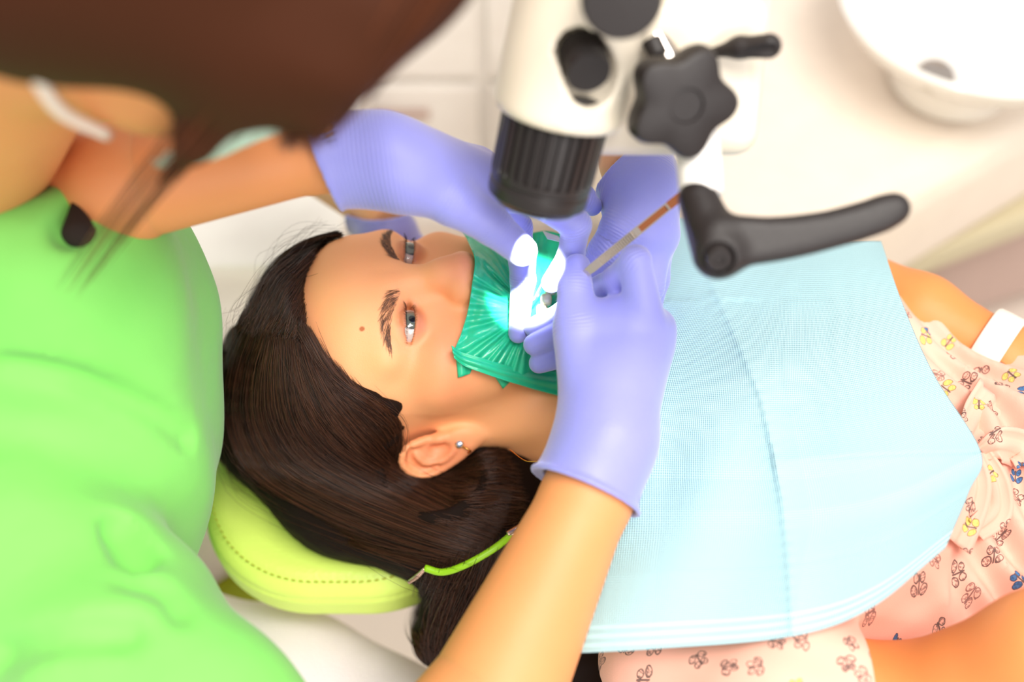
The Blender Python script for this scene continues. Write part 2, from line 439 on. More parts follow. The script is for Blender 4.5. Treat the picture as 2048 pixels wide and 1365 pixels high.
M['barrel'] = plain('black_anodised_metal', (34, 29, 29), 0.36)
M['chrome'] = plain('polished_steel', (205, 196, 188), 0.14, 1.0, var=0.02)
M['skin_reflection_steel'] = plain('steel_tinted_by_skin_reflection', (196, 124, 84), 0.22, 1.0, var=0.05)  # brown reflection of skin painted into the steel's base colour
M['steel'] = plain('brushed_steel', (196, 168, 148), 0.25, 1.0, var=0.03)
M['gold'] = plain('gold', (230, 170, 90), 0.2, 1.0)
M['mauve'] = plain('mauve_grey_panel', (196, 170, 160), 0.5)
M['tan'] = plain('pale_olive_strip', (214, 204, 172), 0.5)
M['trousers'] = plain('white_woven_cotton', (238, 226, 236), 0.8, bump=0.0006, bscale=700)
M['mask'] = plain('pale_green_mask_fabric', (196, 226, 208), 0.8)
M['strap'] = plain('white_elastic', (238, 226, 214), 0.8)
M['floor'] = floor_mat()
M['wall'] = plain('white_wall_paint', (248, 238, 226), 0.7)
M['cord'] = plain('lime_rubber_cord', (150, 208, 24), 0.4)
M['watch'] = plain('white_silicone', (244, 232, 220), 0.4)
M['eye_white'] = plain('eye_white', (206, 190, 184), 0.08)
M['tooth'] = plain('tooth_enamel', (236, 226, 190), 0.15)
M['floss'] = plain('white_floss', (250, 250, 250), 0.5)
M['stone'] = plain('pale_blue_crystal', (170, 190, 220), 0.05, 0.6)
M['lens'] = plain('coated_lens_glass', (120, 140, 160), 0.05)
M['dark'] = plain('dark_opening_shade', (30, 18, 10), 0.9)
def iris_mat():
    g = NG('grey_green_iris'); co = g.coord(); x, y, z = g.xyz(co)
    r = g.ma('SQRT', g.ma('ADD', g.ma('MULTIPLY', x, x), g.ma('MULTIPLY', z, z)))
    c = g.ramp(g.ma('MULTIPLY', r, 84.0), [(0.0, lin((6, 6, 8))), (0.2, lin((8, 8, 8))), (0.24, lin((88, 96, 84))), (0.48, lin((100, 106, 98))), (0.58, lin((34, 38, 42))), (0.64, lin((204, 188, 182)))])
    return g.out(c, 0.04, Coat_Weight=1.0, Coat_Roughness=0.02)
M['iris'] = iris_mat()

# ------------------------------------------------------------------ room: floor and far wall
def plane(name, corners, mat):
    o = mesh(name, corners, [tuple(range(len(corners)))], mat, smooth=False); o['kind'] = 'structure'; return o
plane('floor', [(-2.2, -2.0, 0), (2.6, -2.0, 0), (2.6, 3.0, 0), (-2.2, 3.0, 0)], M['floor'])
plane('wall_back', [(-2.2, 3.0, 0), (2.6, 3.0, 0), (2.6, 3.0, 2.8), (-2.2, 3.0, 2.8)], M['wall'])

# ------------------------------------------------------------------ patient: head, neck, torso and arms
HO = np.array([-0.01590159, 0.03972098, 0.93983813])
HR = np.array([[0.05935323, 0.21405999, -0.97501565], [-0.99808177, 0.02995256, -0.05418142], [0.01760615, 0.97636119, 0.21542715]])
# head-local axes: x to her right, y out of the face, z to the crown
def toh(p): return (p-HO) @ HR
def fromh(q): return np.asarray(q) @ HR.T + HO
def hd(*c): return np.array(c)/100.0

def head_sdf(q):
    q = q.copy(); q[:, 0] += 0.006*np.clip((q[:, 1]-.02)/.05, 0, 1)     # her head is turned a little to the far side
    d = ell(q, hd(0, -1.7, 4.9), hd(7.3, 8.9, 7.9))
    d = smin(d, ell(q, hd(0, 3.0, 5.6), hd(6.9, 5.7, 5.6)), 0.02)
    d = smin(d, ell(q, hd(0, 2.6, -0.6), hd(6.3, 5.6, 6.6)), 0.02)
    d = smin(d, ell(q, hd(0, 3.3, -4.9), hd(4.7, 4.7, 3.6)), 0.02)
    d = smin(d, ell(q, hd(0, 6.9, -7.0), hd(1.9, 1.7, 1.5)), 0.02)
    X = q.copy(); X[:, 0] = np.abs(X[:, 0])
    d = smin(d, ell(X, hd(4.95, 4.8, 0.1), hd(2.0, 2.4, 1.7)), 0.02)
    d = smin(d, ell(X, hd(3.4, 5.3, -3.0), hd(2.6, 2.7, 2.7)), 0.02)
    d = smin(d, cone(X, hd(0.9, 7.7, 4.2), hd(5.1, 6.1, 4.1), .008, .008), 0.016)
    d = smax(d, -ell(X, hd(3.3, 9.4, 2.65), hd(1.9, 2.05, 1.1)), 0.014)
    # nose
    d = smin(d, cone(q, hd(0, 7.7, 3.9), hd(0, 9.35, 0.5), .0070, .0088), 0.014)
    d = smin(d, cone(q, hd(0, 9.35, 0.5), hd(0, 9.95, -0.55), .0088, .0108), 0.01)
    d = smin(d, cone(q, hd(0, 8.8, -1.3), hd(0, 9.7, -1.0), .008, .008), 0.01)
    d = smin(d, ell(X, hd(1.2, 9.0, -0.9), hd(.76, .95, .82)), 0.011)
    d = smax(d, -ell(X, hd(0.62, 9.75, -1.85), hd(.32, .55, .45)), 0.003)
    # philtrum, lips, open mouth
    d = smin(d, cone(q, hd(-1.2, 8.5, -3.0), hd(1.2, 8.5, -3.0), .006, .006), 0.012)
    d = smin(d, cone(q, hd(-1.0, 8.3, -4.9), hd(1.0, 8.3, -4.9), .006, .006), 0.012)
    d = smax(d, -ell(q, hd(0, 9.2, -3.95), hd(1.9, 2.2, .62)), 0.004)
    # eyelids around the eyeball with an almond opening
    E = X-hd(3.15, 6.75, 2.65)
    lid = np.sqrt((E**2).sum(1))-0.0141
    d = smin(d, lid, 0.0045)
    ex, ez = E[:, 0]/0.0160, E[:, 2]-0.0002+0.03*E[:, 0]
    up = 0.0032*np.sqrt(np.clip(1-ex**2, 0, 1))+0.0001; lo = -0.0025*np.sqrt(np.clip(1-ex**2, 0, 1))-0.0001
    al = np.maximum(np.maximum(ez-up, lo-ez), (np.abs(ex)-1)*0.016)
    al = np.maximum(al, -E[:, 1])
    d = np.where(np.abs(E[:, 1]-0.011) < 0.012, smax(d, -al, 0.0012), d)
    # upper lid crease
    cr = np.abs(np.sqrt(E[:, 0]**2+((ez-0.0005)*1.25)**2)-0.0098)
    d = d+0.0011*np.exp(-(cr/0.0011)**2)*(E[:, 2] > 0.001)*(E[:, 1] > 0.003)*(np.abs(E[:, 0]) < 0.013)
    return d
def ear_sdf(q):
    """right ear; the near side of her head"""
    c = hd(7.35, -1.5, -0.55)
    R = np.array([[0.86, 0.45, 0.0], [-0.51, 0.86, -0.05], [0.0, 0.05, 1.0]]).T
    e = (q-c) @ R / 0.93     # x outwards, y forward, z up
    ca, sa = math.cos(0.42), math.sin(0.42)
    e = np.stack([e[:, 0], e[:, 1]*ca+e[:, 2]*sa, -e[:, 1]*sa+e[:, 2]*ca], 1)
    d = ell(e, hd(0, -0.1, 0.5), hd(.45, 1.5, 2.35))
    d = smin(d, ell(e, hd(0.0, 0.45, -2.1), hd(.42, .85, .95)), 0.008)
    rim = spline([hd(.15, 1.2, 0.5), hd(.45, 1.15, 1.9), hd(.5, 0.3, 2.8), hd(.5, -1.0, 2.5), hd(.5, -1.7, 1.2), hd(.4, -1.55, -.3), hd(.3, -1.0, -1.6), hd(.25, -.2, -2.5)], 18)
    d = smin(d, chain(e, list(rim), list(np.interp(np.linspace(0, 1, 18), [0, .4, 1], [.003, .0037, .003])), .002), .003)
    ah = [hd(.42, .3, 1.7), hd(.5, -.75, 1.0), hd(.5, -.8, -.4), hd(.42, -.2, -1.3)]
    ah = list(spline(ah, 9))
    d = smin(d, chain(e, ah, [.0028]*9, .002), .0025)
    d = smax(d, -ell(e, hd(.6, .25, -.3), hd(.65, .62, .95)), .002)
    d = smax(d, -chain(e, list(spline([hd(.72, .9, 1.9), hd(.75, -.3, 2.3), hd(.75, -1.25, 1.6), hd(.72, -1.2, .3)], 9)), [.0026]*9, .002), .002)
    d = smin(d, ell(e, hd(.2, 1.0, -.4), hd(.42, .36, .55)), .004)
    return d
def neck_sdf(p):
    a = fromh(hd(0, -2.6, -2.5)); b = np.array([0.150, 0.010, 0.905])
    d = cone(p, a, b, .056, .056)
    for s in (-1, 1):       # neck muscles running to the collar bones
        d = smin(d, cone(p, fromh(hd(s*5.4, -1.5, -3.0)), np.array([0.158, 0.01-s*0.022, 0.968]), .012, .010), .018)
        d = smin(d, cone(p, np.array([0.165, 0.01-s*0.02, 0.965]), np.array([0.150, -0.02-s*0.15, 0.955]), .008, .008), .02)
    return d
def torso_sdf(p):
    d = ell(p, (0.30, -0.04, 0.905), (0.20, 0.145, 0.085))
    d = smin(d, cone(p, (0.165, -0.15, 0.915), (0.165, 0.08, 0.92), .05, .04), .05)
    d = smin(d, ell(p, (0.58, -0.10, 0.895), (0.22, 0.125, 0.085)), .06)
    return d
def patient_sdf(p):
    q = toh(p)
    d = head_sdf(q)
    near = (q[:, 0] > 0.045) & (q[:, 0] < 0.12)
    de = np.full(len(p), 1.0); 
    if near.any(): de[near] = ear_sdf(q[near])
    d = smin(d, de, .005)
    m = q.copy(); m[:, 0] *= -1; near = (m[:, 0] > 0.045) & (m[:, 0] < 0.12); de = np.full(len(p), 1.0)
    if near.any(): de[near] = ear_sdf(m[near])
    d = smin(d, de, .005)
    d = smin(d, neck_sdf(p), .02)
    return smin(d, torso_sdf(p)+0.002, .035)

patient = thing('person', 'woman lying face up with long dark hair and pink butterfly print dress', 'person', tuple(HO))
V, F = surface(patient_sdf, [-0.19, -0.17, 0.80], [0.24, 0.20, 1.09], 0.0013)
# arms in the same body mesh
HB0 = px(2330, 1190, .620)*.75+px(2450, 1130, .630)*.25
RA = [np.array([0.165, -0.185, 0.915]), px(1560, 1370, .715), px(1800, 1440, .705), px(2100, 1312, .640), px(2240, 1235, .622), px(2330, 1190, .620), HB0]
LA = [np.array([0.19, 0.095, 0.925]), px(1660, 565, .915), px(1840, 628, .868), px(2005, 716, .842), px(2070, 800, .832), px(2110, 900, .82)]
HBs = px(2330, 1190, .620); HT = px(2450, 1130, .630)-HBs; HT /= np.linalg.norm(HT); HS = np.cross(HT, [0, 0, 1.]); HS /= np.linalg.norm(HS)
def ra(p):
    d = chain(p, RA, [.05, .042, .040, .034, .025, .025, .020], .02)
    for i, (o_, l_) in enumerate([(-.030, .065), (-.010, .078), (.010, .074), (.029, .058)]):
        a = HBs+HT*.03+HS*o_*.7; b = a+HT*(l_*.6+.02)+HS*o_*.3; c = b+HT*l_*.4-np.array([0, 0, .012])
        d = smin(d, chain(p, [a, b, c], [.0105, .0085, .0068], .003), .004)
    return smin(d, chain(p, [HBs, HBs+HT*.03-HS*.045, HBs+HT*.065-HS*.055], [.014, .011, .008], .003), .006)
def la(p): return chain(p, LA, [.036, .034, .029, .024, .030, .026], .012)
def arm_mesh(f, pts, pad, h):
    lo, hi = bounds(pts, pad); return surface(f, lo, hi, h)
VA, FA = arm_mesh(ra, RA+[HBs+HT*.12], .065, .003); VB, FB = arm_mesh(la, LA, .05, .003)
# the body keeps one object; its origin frame is the head so that the skin's own marks sit on the head
allV = np.vstack([V, VA, VB]); allF = np.vstack([F, FA+len(V), FB+len(V)+len(VA)])
body = npmesh('body', toh(allV), allF, [M['skin'], M['arm_skin']])
mi = np.zeros(len(body.data.polygons), np.int32)
if len(mi) == len(allF): mi[len(F):] = 1
body.data.polygons.foreach_set('material_index', mi)
HM = Matrix([[*HR[0], HO[0]], [*HR[1], HO[1]], [*HR[2], HO[2]], [0, 0, 0, 1]])
body.parent = patient; body.matrix_parent_inverse = Matrix.Translation(-Vector(HO)); body.matrix_world = HM
def headlocal(o, parent=None):
    """a part modelled in head-local metres"""
    o.parent = parent or patient
    o.matrix_parent_inverse = Matrix.Translation(-Vector(HO)); o.matrix_basis = HM
    return o
body.matrix_basis = HM
for s in (1, -1):
    c = np.array([s*3.15-0.6, 6.75, 2.65])/100
    Vs = []; n = 32
    gaze = np.array([0.10 if s > 0 else -0.16, 1, -0.06]); gaze /= np.linalg.norm(gaze)
    # eyeball as a lathe about the gaze direction, cornea bulging slightly
    prof = [(0.0126*math.sin(a), 0.0126*math.cos(a)) for a in np.linspace(0.02, math.pi-0.02, 30)]
    RG = frame(gaze)
    o = lathe('eye', prof, (0, 0, 0), (0, 1, 0), M['iris'], None, 40)
    o.parent = patient; o.matrix_parent_inverse = Matrix.Translation(-Vector(HO))
    zx = Vector(gaze).rotation_difference(Vector((0, 1, 0))).inverted()
    o.matrix_basis = HM @ Matrix.Translation(Vector(c)) @ zx.to_matrix().to_4x4()

# ------------------------------------------------------------------ ray marching helper: where a pixel's ray meets a shape
def hit(f, pts, d0=0.5, off=0.0, fallback=0.85, steps=60):
    pts = np.asarray(pts, float); sh = pts.shape[:-1]; q = pts.reshape(-1, 2)
    dirs = FW[None]+((q[:, 0]-1024)/FPX)[:, None]*RT+((682.5-q[:, 1])/FPX)[:, None]*UP
    t = np.full(len(q), d0); best = np.full(len(q), 9.0); bt = t.copy()
    for _ in range(steps):
        s = f(CAM+dirs*t[:, None])-off
        m = s < best; best[m] = s[m]; bt[m] = t[m]
        t = t+np.where(t < 1.2, s*0.9, 0)
    ok = best < 0.0015
    t = np.where(ok, t, fallback if np.isscalar(fallback) else bt)
    return (CAM+dirs*t[:, None]).reshape(*sh, 3), ok.reshape(sh)

# ------------------------------------------------------------------ patient's hair: a solid mass plus individual strands
TAILP = [fromh(hd(3.5, -5.5, 1.0)), px(935, 1050, .862), px(975, 1120, .858), px(935, 1240, .865), px(880, 1285, .868)]
def hair_sdf(p):
    q = toh(p)
    d = ell(q, hd(0, -3.0, 5.2), hd(8.7, 9.8, 9.9))
    d = smin(d, ell(q, hd(0, 0.6, 6.2), hd(7.9, 8.2, 7.5)), .02)
    # the face stays free: forehead, temples and cheeks
    X = q.copy(); X[:, 0] = np.abs(X[:, 0])
    face = ell(q, hd(0, 8.2, 1.9), hd(7.8, 9.0, 8.5))
    face = smin(face, ell(X, hd(6.6, 3.6, -5.5), hd(4.0, 5.2, 7.6)), .012)
    face = smin(face, sph(p, px(838, 842, .815), .016), .006)
    face = smin(face, ell(q, hd(-7.4, 4.2, 5.0), hd(2.6, 5.2, 5.5)), .01)
    d = smax(d, -face, .008)
    d = smin(d, cone(p, fromh(hd(2, -6.0, 1.0)), px(980, 1015, .88), .052, .050), .03)
    d = smin(d, chain(p, [fromh(hd(6.3, -5.0, 2.5)), px(900, 1040, .85), px(965, 1110, .85)], [.032, .04, .040], .02), .02)
    d = smin(d, chain(p, [px(560, 860, .90), px(700, 960, .885), px(860, 1030, .875)], [.050, .056, .052], .02), .02)
    e = ell(q, hd(8.9, -1.5, -0.3), hd(3.5, 3.2, 3.5))
    d = smax(d, -e, .006)
    tail = chain(p, TAILP[1:], [.033, .036, .034, .020], .02)
    tail = np.minimum(tail, chain(p, [px(1030, 1120, .875), px(1110, 1290, .870), px(1185, 1400, .86)], [.03, .028, .026], .02))
    return smin(d, tail, .02)+nz(p, 260, 3)*0.0007
VH, FH = surface(hair_sdf, [-0.26, -0.22, 0.70], [0.12, 0.17, 1.08], 0.0022)
hairm = npmesh('hair', VH, FH, M['hair_base'], patient)

def flow(rows, n, K, jit, lift, f=hair_sdf, rad=0.00028, wob=0.0007, taper=True):
    """rows: guide polylines in pixels, neighbouring guides are blended; each guide is laid on the surface f"""
    G = []
    for r in rows:
        pts = ispline(r, K)
        P, ok = hit(f, pts, off=0.0005, fallback=None)
        dd = depth(P)
        for _ in range(6): dd[1:-1] = 0.25*dd[:-2]+0.5*dd[1:-1]+0.25*dd[2:]
        G.append(np.array([px(x, y, d) for (x, y), d in zip(pts, dd)]))
    G = np.array(G); m = len(G)
    s = np.sort(RNG.random(n))*(m-1)
    i = np.minimum(s.astype(int), m-2); u = (s-i)[:, None, None]
    P = G[i]*(1-u)+G[i+1]*u
    k = np.linspace(0, 1, K)
    off = RNG.normal(size=(n, 1, 3))*jit + RNG.normal(size=(n, 1, 3))*jit*np.linspace(-1, 1, K)[None, :, None]
    ph = RNG.uniform(0, 6.28, (n, 3, 1)); fr = RNG.uniform(2, 7, (n, 1, 1))
    wv = np.sin(fr*k[None, None]*2.0+ph).transpose(0, 2, 1)*wob
    P = P+off+wv-FW*(RNG.random((n, 1, 1))*lift)
    return P
lo_rows = [   # from the parting and hairline down over the side of the head to the nape, then into the gathered tail
    [(470, 655), (440, 720), (428, 830), (450, 940), (560, 1030), (700, 1085), (850, 1130), (940, 1150)],
    [(500, 665), (470, 740), (460, 840), (500, 940), (610, 1015), (750, 1075), (880, 1110), (960, 1125)],
    [(540, 672), (520, 750), (520, 840), (570, 930), (680, 995), (800, 1045), (900, 1080), (975, 1100)],
    [(575, 680), (575, 760), (590, 840), (640, 910), (730, 965), (830, 1010), (920, 1050), (990, 1075)],
    [(600, 690), (620, 765), (655, 835), (705, 890), (770, 935), (860, 985), (940, 1025), (1000, 1050)],
    [(612, 704), (640, 775), (678, 832), (725, 885), (780, 930), (855, 975), (935, 1012), (1005, 1038)],
    [(632, 728), (665, 790), (710, 845), (750, 885), (790, 925), (850, 965), (930, 1000), (1010, 1025)],
    [(680, 780), (720, 812), (760, 848), (785, 885), (805, 930), (850, 960), (930, 985), (1015, 1000)],
    [(742, 806), (775, 832), (796, 862), (800, 895), (808, 940), (845, 968), (930, 978), (1020, 992)],
    [(606, 666), (660, 757), (738, 815), (786, 862), (800, 945), (846, 972), (925, 986), (1010, 1000)],
    [(612, 656), (670, 750), (752, 808), (800, 850), (792, 928), (842, 976), (925, 992), (1010, 1005)]]
up_rows = [   # above the parting, combed back over the crown
    [(684, 468), (636, 477), (590, 496), (545, 530), (512, 588), (487, 640), (474, 662)],
    [(660, 476), (616, 494), (560, 530), (530, 570), (508, 615), (495, 650), (490, 668)],
    [(628, 505), (596, 532), (565, 560), (545, 595), (528, 630), (518, 655), (512, 672)],
    [(612, 548), (594, 574), (575, 600), (562, 630), (550, 650), (542, 665), (538, 675)],
    [(608, 592), (598, 615), (588, 635), (580, 655), (574, 668), (570, 678), (566, 684)],
    [(606, 640), (604, 650), (600, 662), (596, 672), (592, 680), (588, 686), (586, 690)]]
tail_rows = [
    [(870, 1130), (850, 1180), (832, 1230), (830, 1270), (850, 1300)],
    [(910, 1120), (880, 1180), (862, 1230), (858, 1280), (870, 1310)],
    [(960, 1100), (930, 1170), (905, 1230), (890, 1280), (890, 1315)],
    [(1000, 1090), (975, 1160), (950, 1220), (925, 1270), (905, 1310)],
    [(1030, 1070), (1010, 1140), (985, 1200), (960, 1255), (930, 1300)]]
neck_rows = [
    [(862, 948), (905, 928), (960, 908), (1008, 896)],
    [(850, 975), (920, 958), (990, 942), (1036, 948)],
    [(850, 1002), (930, 1000), (1005, 996), (1048, 1005)],
    [(880, 1045), (950, 1052), (1010, 1050), (1044, 1040)]]
K = 22; rad = 0.00021*np.r_[0.5, np.ones(K-4), 0.8, 0.5, 0.2]
paths = [flow(lo_rows, 7200, K, 0.0010, 0.0050), flow(up_rows, 3600, K, 0.0008, 0.0030), flow(tail_rows, 1500, K, 0.0025, 0.006), flow(neck_rows, 650, K, 0.0014, 0.003)]
strands('hair_strands', np.concatenate(paths), rad, M['hair'], hairm)
# loose flyaways lifting off the crown, the temple and the edge of the headrest
fly = [flow(lo_rows[:2], 70, K, 0.006, 0.012, wob=0.004), flow(up_rows[:3], 60, K, 0.005, 0.012, wob=0.004), flow(lo_rows[4:], 90, K, 0.004, 0.007, wob=0.003)]
strands('hair_strands', np.concatenate(fly), rad*0.45, M['hair'], hairm)

# eyebrows and lashes
def on_face(q):
    """lift head-local points onto the skin along y"""
    q = np.array(q, float)
    for _ in range(25): q[:, 1] -= np.clip(head_sdf(q), -0.01, 0.01)*0.8
    return q
for s in (1, -1):
    n = 340; t = RNG.random(n); c = np.stack([0.013+0.039*t, 0*t+0.085, 0.0365+0.009*np.sin(t*2.2)-0.004*t*t], 1)
    wdt = 0.0033*np.sin(np.pi*(0.12+0.86*t)**0.8)+0.0008
    c[:, 2] += RNG.uniform(-1, 1, n)*wdt; c[:, 0] *= s; c[:, 0] -= 0.006; c = on_face(c)
    ang = 1.25-1.45*t**0.6+RNG.normal(size=n)*0.12
    d = np.stack([s*np.cos(ang), -0.05-0*ang-0.3*t, np.sin(ang)], 1); L = RNG.uniform(0.005, 0.0085, n)
    P = c[:, None]+d[:, None]*L[:, None, None]*np.linspace(0, 1, 6)[None, :, None]
    P = on_face(P.reshape(-1, 3)).reshape(n, 6, 3); P[:, :, 1] += np.linspace(0.0, 0.0008, 6)
    P[:, :, 1] += 0.0002
    headlocal(strands('eyebrow', P, 0.00010*np.array([1, 1, 1, .8, .6, .3]), M['brow'], None))
    for upl, n, L0, top in ((1, 60, 0.0060, 0.0032), (-1, 40, 0.0035, -0.0025)):
        t = np.linspace(-0.92, 0.92, n)+RNG.normal(size=n)*0.01
        x = t*0.0160; z = top*np.sqrt(np.clip(1-t*t, 0, 1))+0.0002-0.03*x
        y = np.sqrt(np.maximum(0.0142**2-x*x-z*z, 1e-6))
        b = np.stack([s*(0.0315+x)-0.006, 0.0675+y, 0.0265+z], 1)
        k = np.linspace(0, 1, 7)[None, :, None]; L = L0*RNG.uniform(0.8, 1.1, n)[:, None, None]
        dirn = np.stack([s*t*0.55, 0.9+0*t, upl*0.05+0*t], 1)[:, None]
        P = b[:, None]+dirn*k*L+np.array([0, -0.1, upl*0.45])*k*k*L
        headlocal(strands('eyelashes', P, 0.00009*np.array([1.2, 1.1, 1, .9, .7, .5, .2]), M['hair_base'], None))
# teeth seen through the opening of the sheet

# ear stud: crystal, gold post and hoop
stud = thing('ear_stud', 'small gold ear stud with pale crystal in the ear of the woman lying down', 'earring', tuple(fromh(hd(7.8, -0.2, -2.4))))
def esdf(p):
    return patient_sdf(p)
sp, _ = hit(lambda p: patient_sdf(p), [(919, 889)], off=0.0006)
lathe('crystal', [(0.0005, .0022), (.0016, .0020), (.0026, .0008), (.0024, -.0002), (.001, -.0006)], sp[0], -FW+0.2*UP, M['stone'], stud, 8, smooth=False)
lathe('setting', [(.0030, .0000), (.0031, .0006), (.0027, .0008), (.0024, -.0008)], sp[0]+FW*0.0005, -FW+0.2*UP, M['gold'], stud, 16)
tube('hook', [px(923, 893, depth(sp[0])+.001), px(934, 898, depth(sp[0])-.001), px(941, 903, depth(sp[0])+.001), px(936, 906, depth(sp[0])+.004)], 0.0007, M['gold'], stud, n=16, sides=8)

# ------------------------------------------------------------------ gloved hands
def hand_sdf_parts(fingers, palm_pairs, extra=()):
    """fingers: name -> (points, radii); palm_pairs: list of (a, b, ra, rb)"""
    def f(p):
        d = None
        for (a, b, ra_, rb) in palm_pairs:
            c = cone(p, a, b, ra_, rb); d = c if d is None else smin(d, c, .016)
        out = d
        for pts, rs in fingers:
            c = chain(p, pts, rs, .0035); out = smin(out, c, .0045)
        for (a, b, ra_, rb) in extra: out = smin(out, cone(p, a, b, ra_, rb), .012)
        return out
    return f
def crease_attrs(fingers, wrist, cuff_dir, wr_amp=1.0):
    """bakes a phase and an amplitude per vertex: fine creases across each joint and around the wrist"""
    def g(V):
        ph = np.zeros(len(V)); am = np.zeros(len(V))
        for pts, rs in fingers:
            for i in range(1, len(pts)-1):
                j = np.asarray(pts[i]); t = np.asarray(pts[i+1])-np.asarray(pts[i-1]); t /= np.linalg.norm(t)
                q = V-j; s = q@t; r = np.sqrt((q**2).sum(1))
                a = 0.4*np.exp(-(s/0.010)**2)*np.exp(-np.maximum(r-rs[i]*1.15, 0)/0.002)
                m = a > am; am[m] = a[m]; ph[m] = s[m]/0.0023*6.28+1.5*np.sin(V[m]@np.array([180., 220, 150]))
        s = (V-wrist)@cuff_dir; a = wr_amp*np.exp(-((s)/0.013)**2)
        m = a > am; am[m] = a[m]; ph[m] = s[m]/0.0025*6.28+1.3*np.sin(V[m]@np.array([90., 120, 60]))
        return {'phase': ph, 'crease': am}
    return g
def glove(name, f, cuffc, cuffd, skin, lo, hi, parent, attrs, h=0.0013, bead=0.0013, gap=0.0016):
    """glove skin from the fingertips to an open cuff with a rolled bead; cuffd points up the arm"""
    cuffd = cuffd/np.linalg.norm(cuffd)
    def g(p):
        s = (p-cuffc)@cuffd
        b = f(p)
        d = smax(b, s, .0006)
        d = np.maximum(d, -np.maximum(skin(p)-gap, -(s+0.014)))         # hollow cuff
        ring = np.sqrt(b**2+s**2)-bead
        return smin(d, ring, .0008)
    return sdf(name, g, lo, hi, h, M['glove'], parent, attrs)

# ---- dentist, right hand: seen on its back, thumb and index pinching the tweezers
dentist = thing('person', 'dentist in lime green scrubs and blue gloves bending over the woman lying down', 'person', (-0.42, -0.05, 0.9))
rw = px(1212, 880, .690); rcuff = px(1178, 985, .686); relb = px(985, 1400, .662)
thumbR = ([px(1180, 800, .695), px(1150, 655, .705), px(1150, 575, .712), px(1154, 535, .720)], [.016, .0125, .0105, .0088])
indexR = ([px(1290, 640, .700), px(1271, 522, .690), px(1232, 560, .715), px(1196, 575, .735)], [.0125, .0092, .0086, .0075])
middleR = ([px(1312, 655, .712), px(1250, 640, .748), px(1150, 655, .765), px(1068, 690, .775)], [.0125, .0098, .0088, .0075])
ringR = ([px(1310, 680, .722), px(1250, 690, .762), px(1150, 705, .775), px(1078, 727, .782)], [.0120, .0095, .0085, .0072])
pinkR = ([px(1300, 660, .705), px(1240, 600, .752), px(1130, 625, .775), px(1066, 655, .785)], [.0110, .0088, .0078, .0068])
FR = [thumbR, indexR, middleR, ringR, pinkR]
PR = [(rw, px(1280, 660, .705), .024, .0165), (rw, px(1300, 690, .716), .022, .0155), (rw, px(1160, 690, .708), .0245, .016), (rw, px(1225, 665, .712), .024, .018), (rcuff+.05*(relb-rcuff)/np.linalg.norm(relb-rcuff), rw, .0500, .0238)]
fR = hand_sdf_parts(FR, PR, [(px(1165, 650, .708), px(1250, 640, .706), .012, .013)])
def skinR(p): return chain(p, [relb, rcuff, rw], [.0400, .0262, .0225], .01)
cdirR = relb-rcuff; cdirR /= np.linalg.norm(cdirR)
cdr = cdirR-0.08*FW+0.03*RT; cdr /= np.linalg.norm(cdr)
def flareR(p): return fR(p)
lo, hi = bounds(np.vstack([np.vstack(a) for a, _ in FR]+[[rcuff]]), .035)
glove('glove', flareR, rcuff, cdr, skinR, lo, hi, dentist, crease_attrs(FR, rw, cdirR, 0.08), bead=.0019)
V1, F1 = surface(lambda p: np.maximum(skinR(p), -((p-px(1196, 930, .688))@cdirR)), *bounds([rcuff, relb], .05), .0025)

# ---- dentist, left hand: thumb reaching to the mouth, index hooked behind it
lw = px(762, 318, .672); lcuff = px(652, 305, .668); lelb = px(250, 368, .665)
thumbL = ([px(820, 345, .675), px(905, 400, .680), px(985, 452, .690), px(1043, 502, .705)], [.0205, .0155, .0118, .0098])
indexL = ([px(985, 372, .705), px(1080, 400, .705), px(1152, 450, .715), px(1142, 512, .735), px(1103, 566, .755)], [.0150, .0110, .0095, .0085, .0070])
midL = ([px(960, 370, .735), px(1035, 455, .765), px(1046, 560, .785), px(1036, 668, .792)], [.0135, .0098, .0086, .0068])
ringL = ([px(960, 345, .735), px(1080, 360, .75), px(1165, 395, .755), px(1184, 412, .765)], [.0130, .0095, .0085, .0070])
pinkL = ([px(940, 340, .75), px(1040, 350, .78), px(1100, 400, .80), px(1120, 440, .81)], [.0115, .0085, .0075, .0065])
FL = [thumbL, indexL, midL, ringL, pinkL]
PL = [(lw, px(820, 345, .675), .0215, .0205), (lw, px(975, 365, .705), .0215, .0165), (lw, px(950, 340, .73), .021, .016), (px(820, 345, .675), px(960, 380, .700), .0205, .0150), (lcuff+.05*(lelb-lcuff)/np.linalg.norm(lelb-lcuff), lw, .0440, .0212)]
fL = hand_sdf_parts(FL, PL)
def skinL(p): return chain(p, [lelb, lcuff, lw], [.034, .0215, .0180], .01)
cdirL = lelb-lcuff; cdirL /= np.linalg.norm(cdirL)
cdl = cdirL-0.22*UP*1.0; cdl /= np.linalg.norm(cdl)
lo, hi = bounds(np.vstack([np.vstack(a) for a, _ in FL]+[[lcuff]]), .035)
glove('glove', fL, lcuff+0.004*cdirL, cdl, skinL, lo, hi, dentist, crease_attrs(FL, px(748, 330, .67), cdirL, 1.0))
V2, F2 = surface(lambda p: np.maximum(skinL(p), -((p-px(690, 310, .668))@cdirL)), *bounds([lcuff, lelb], .05), .0025)

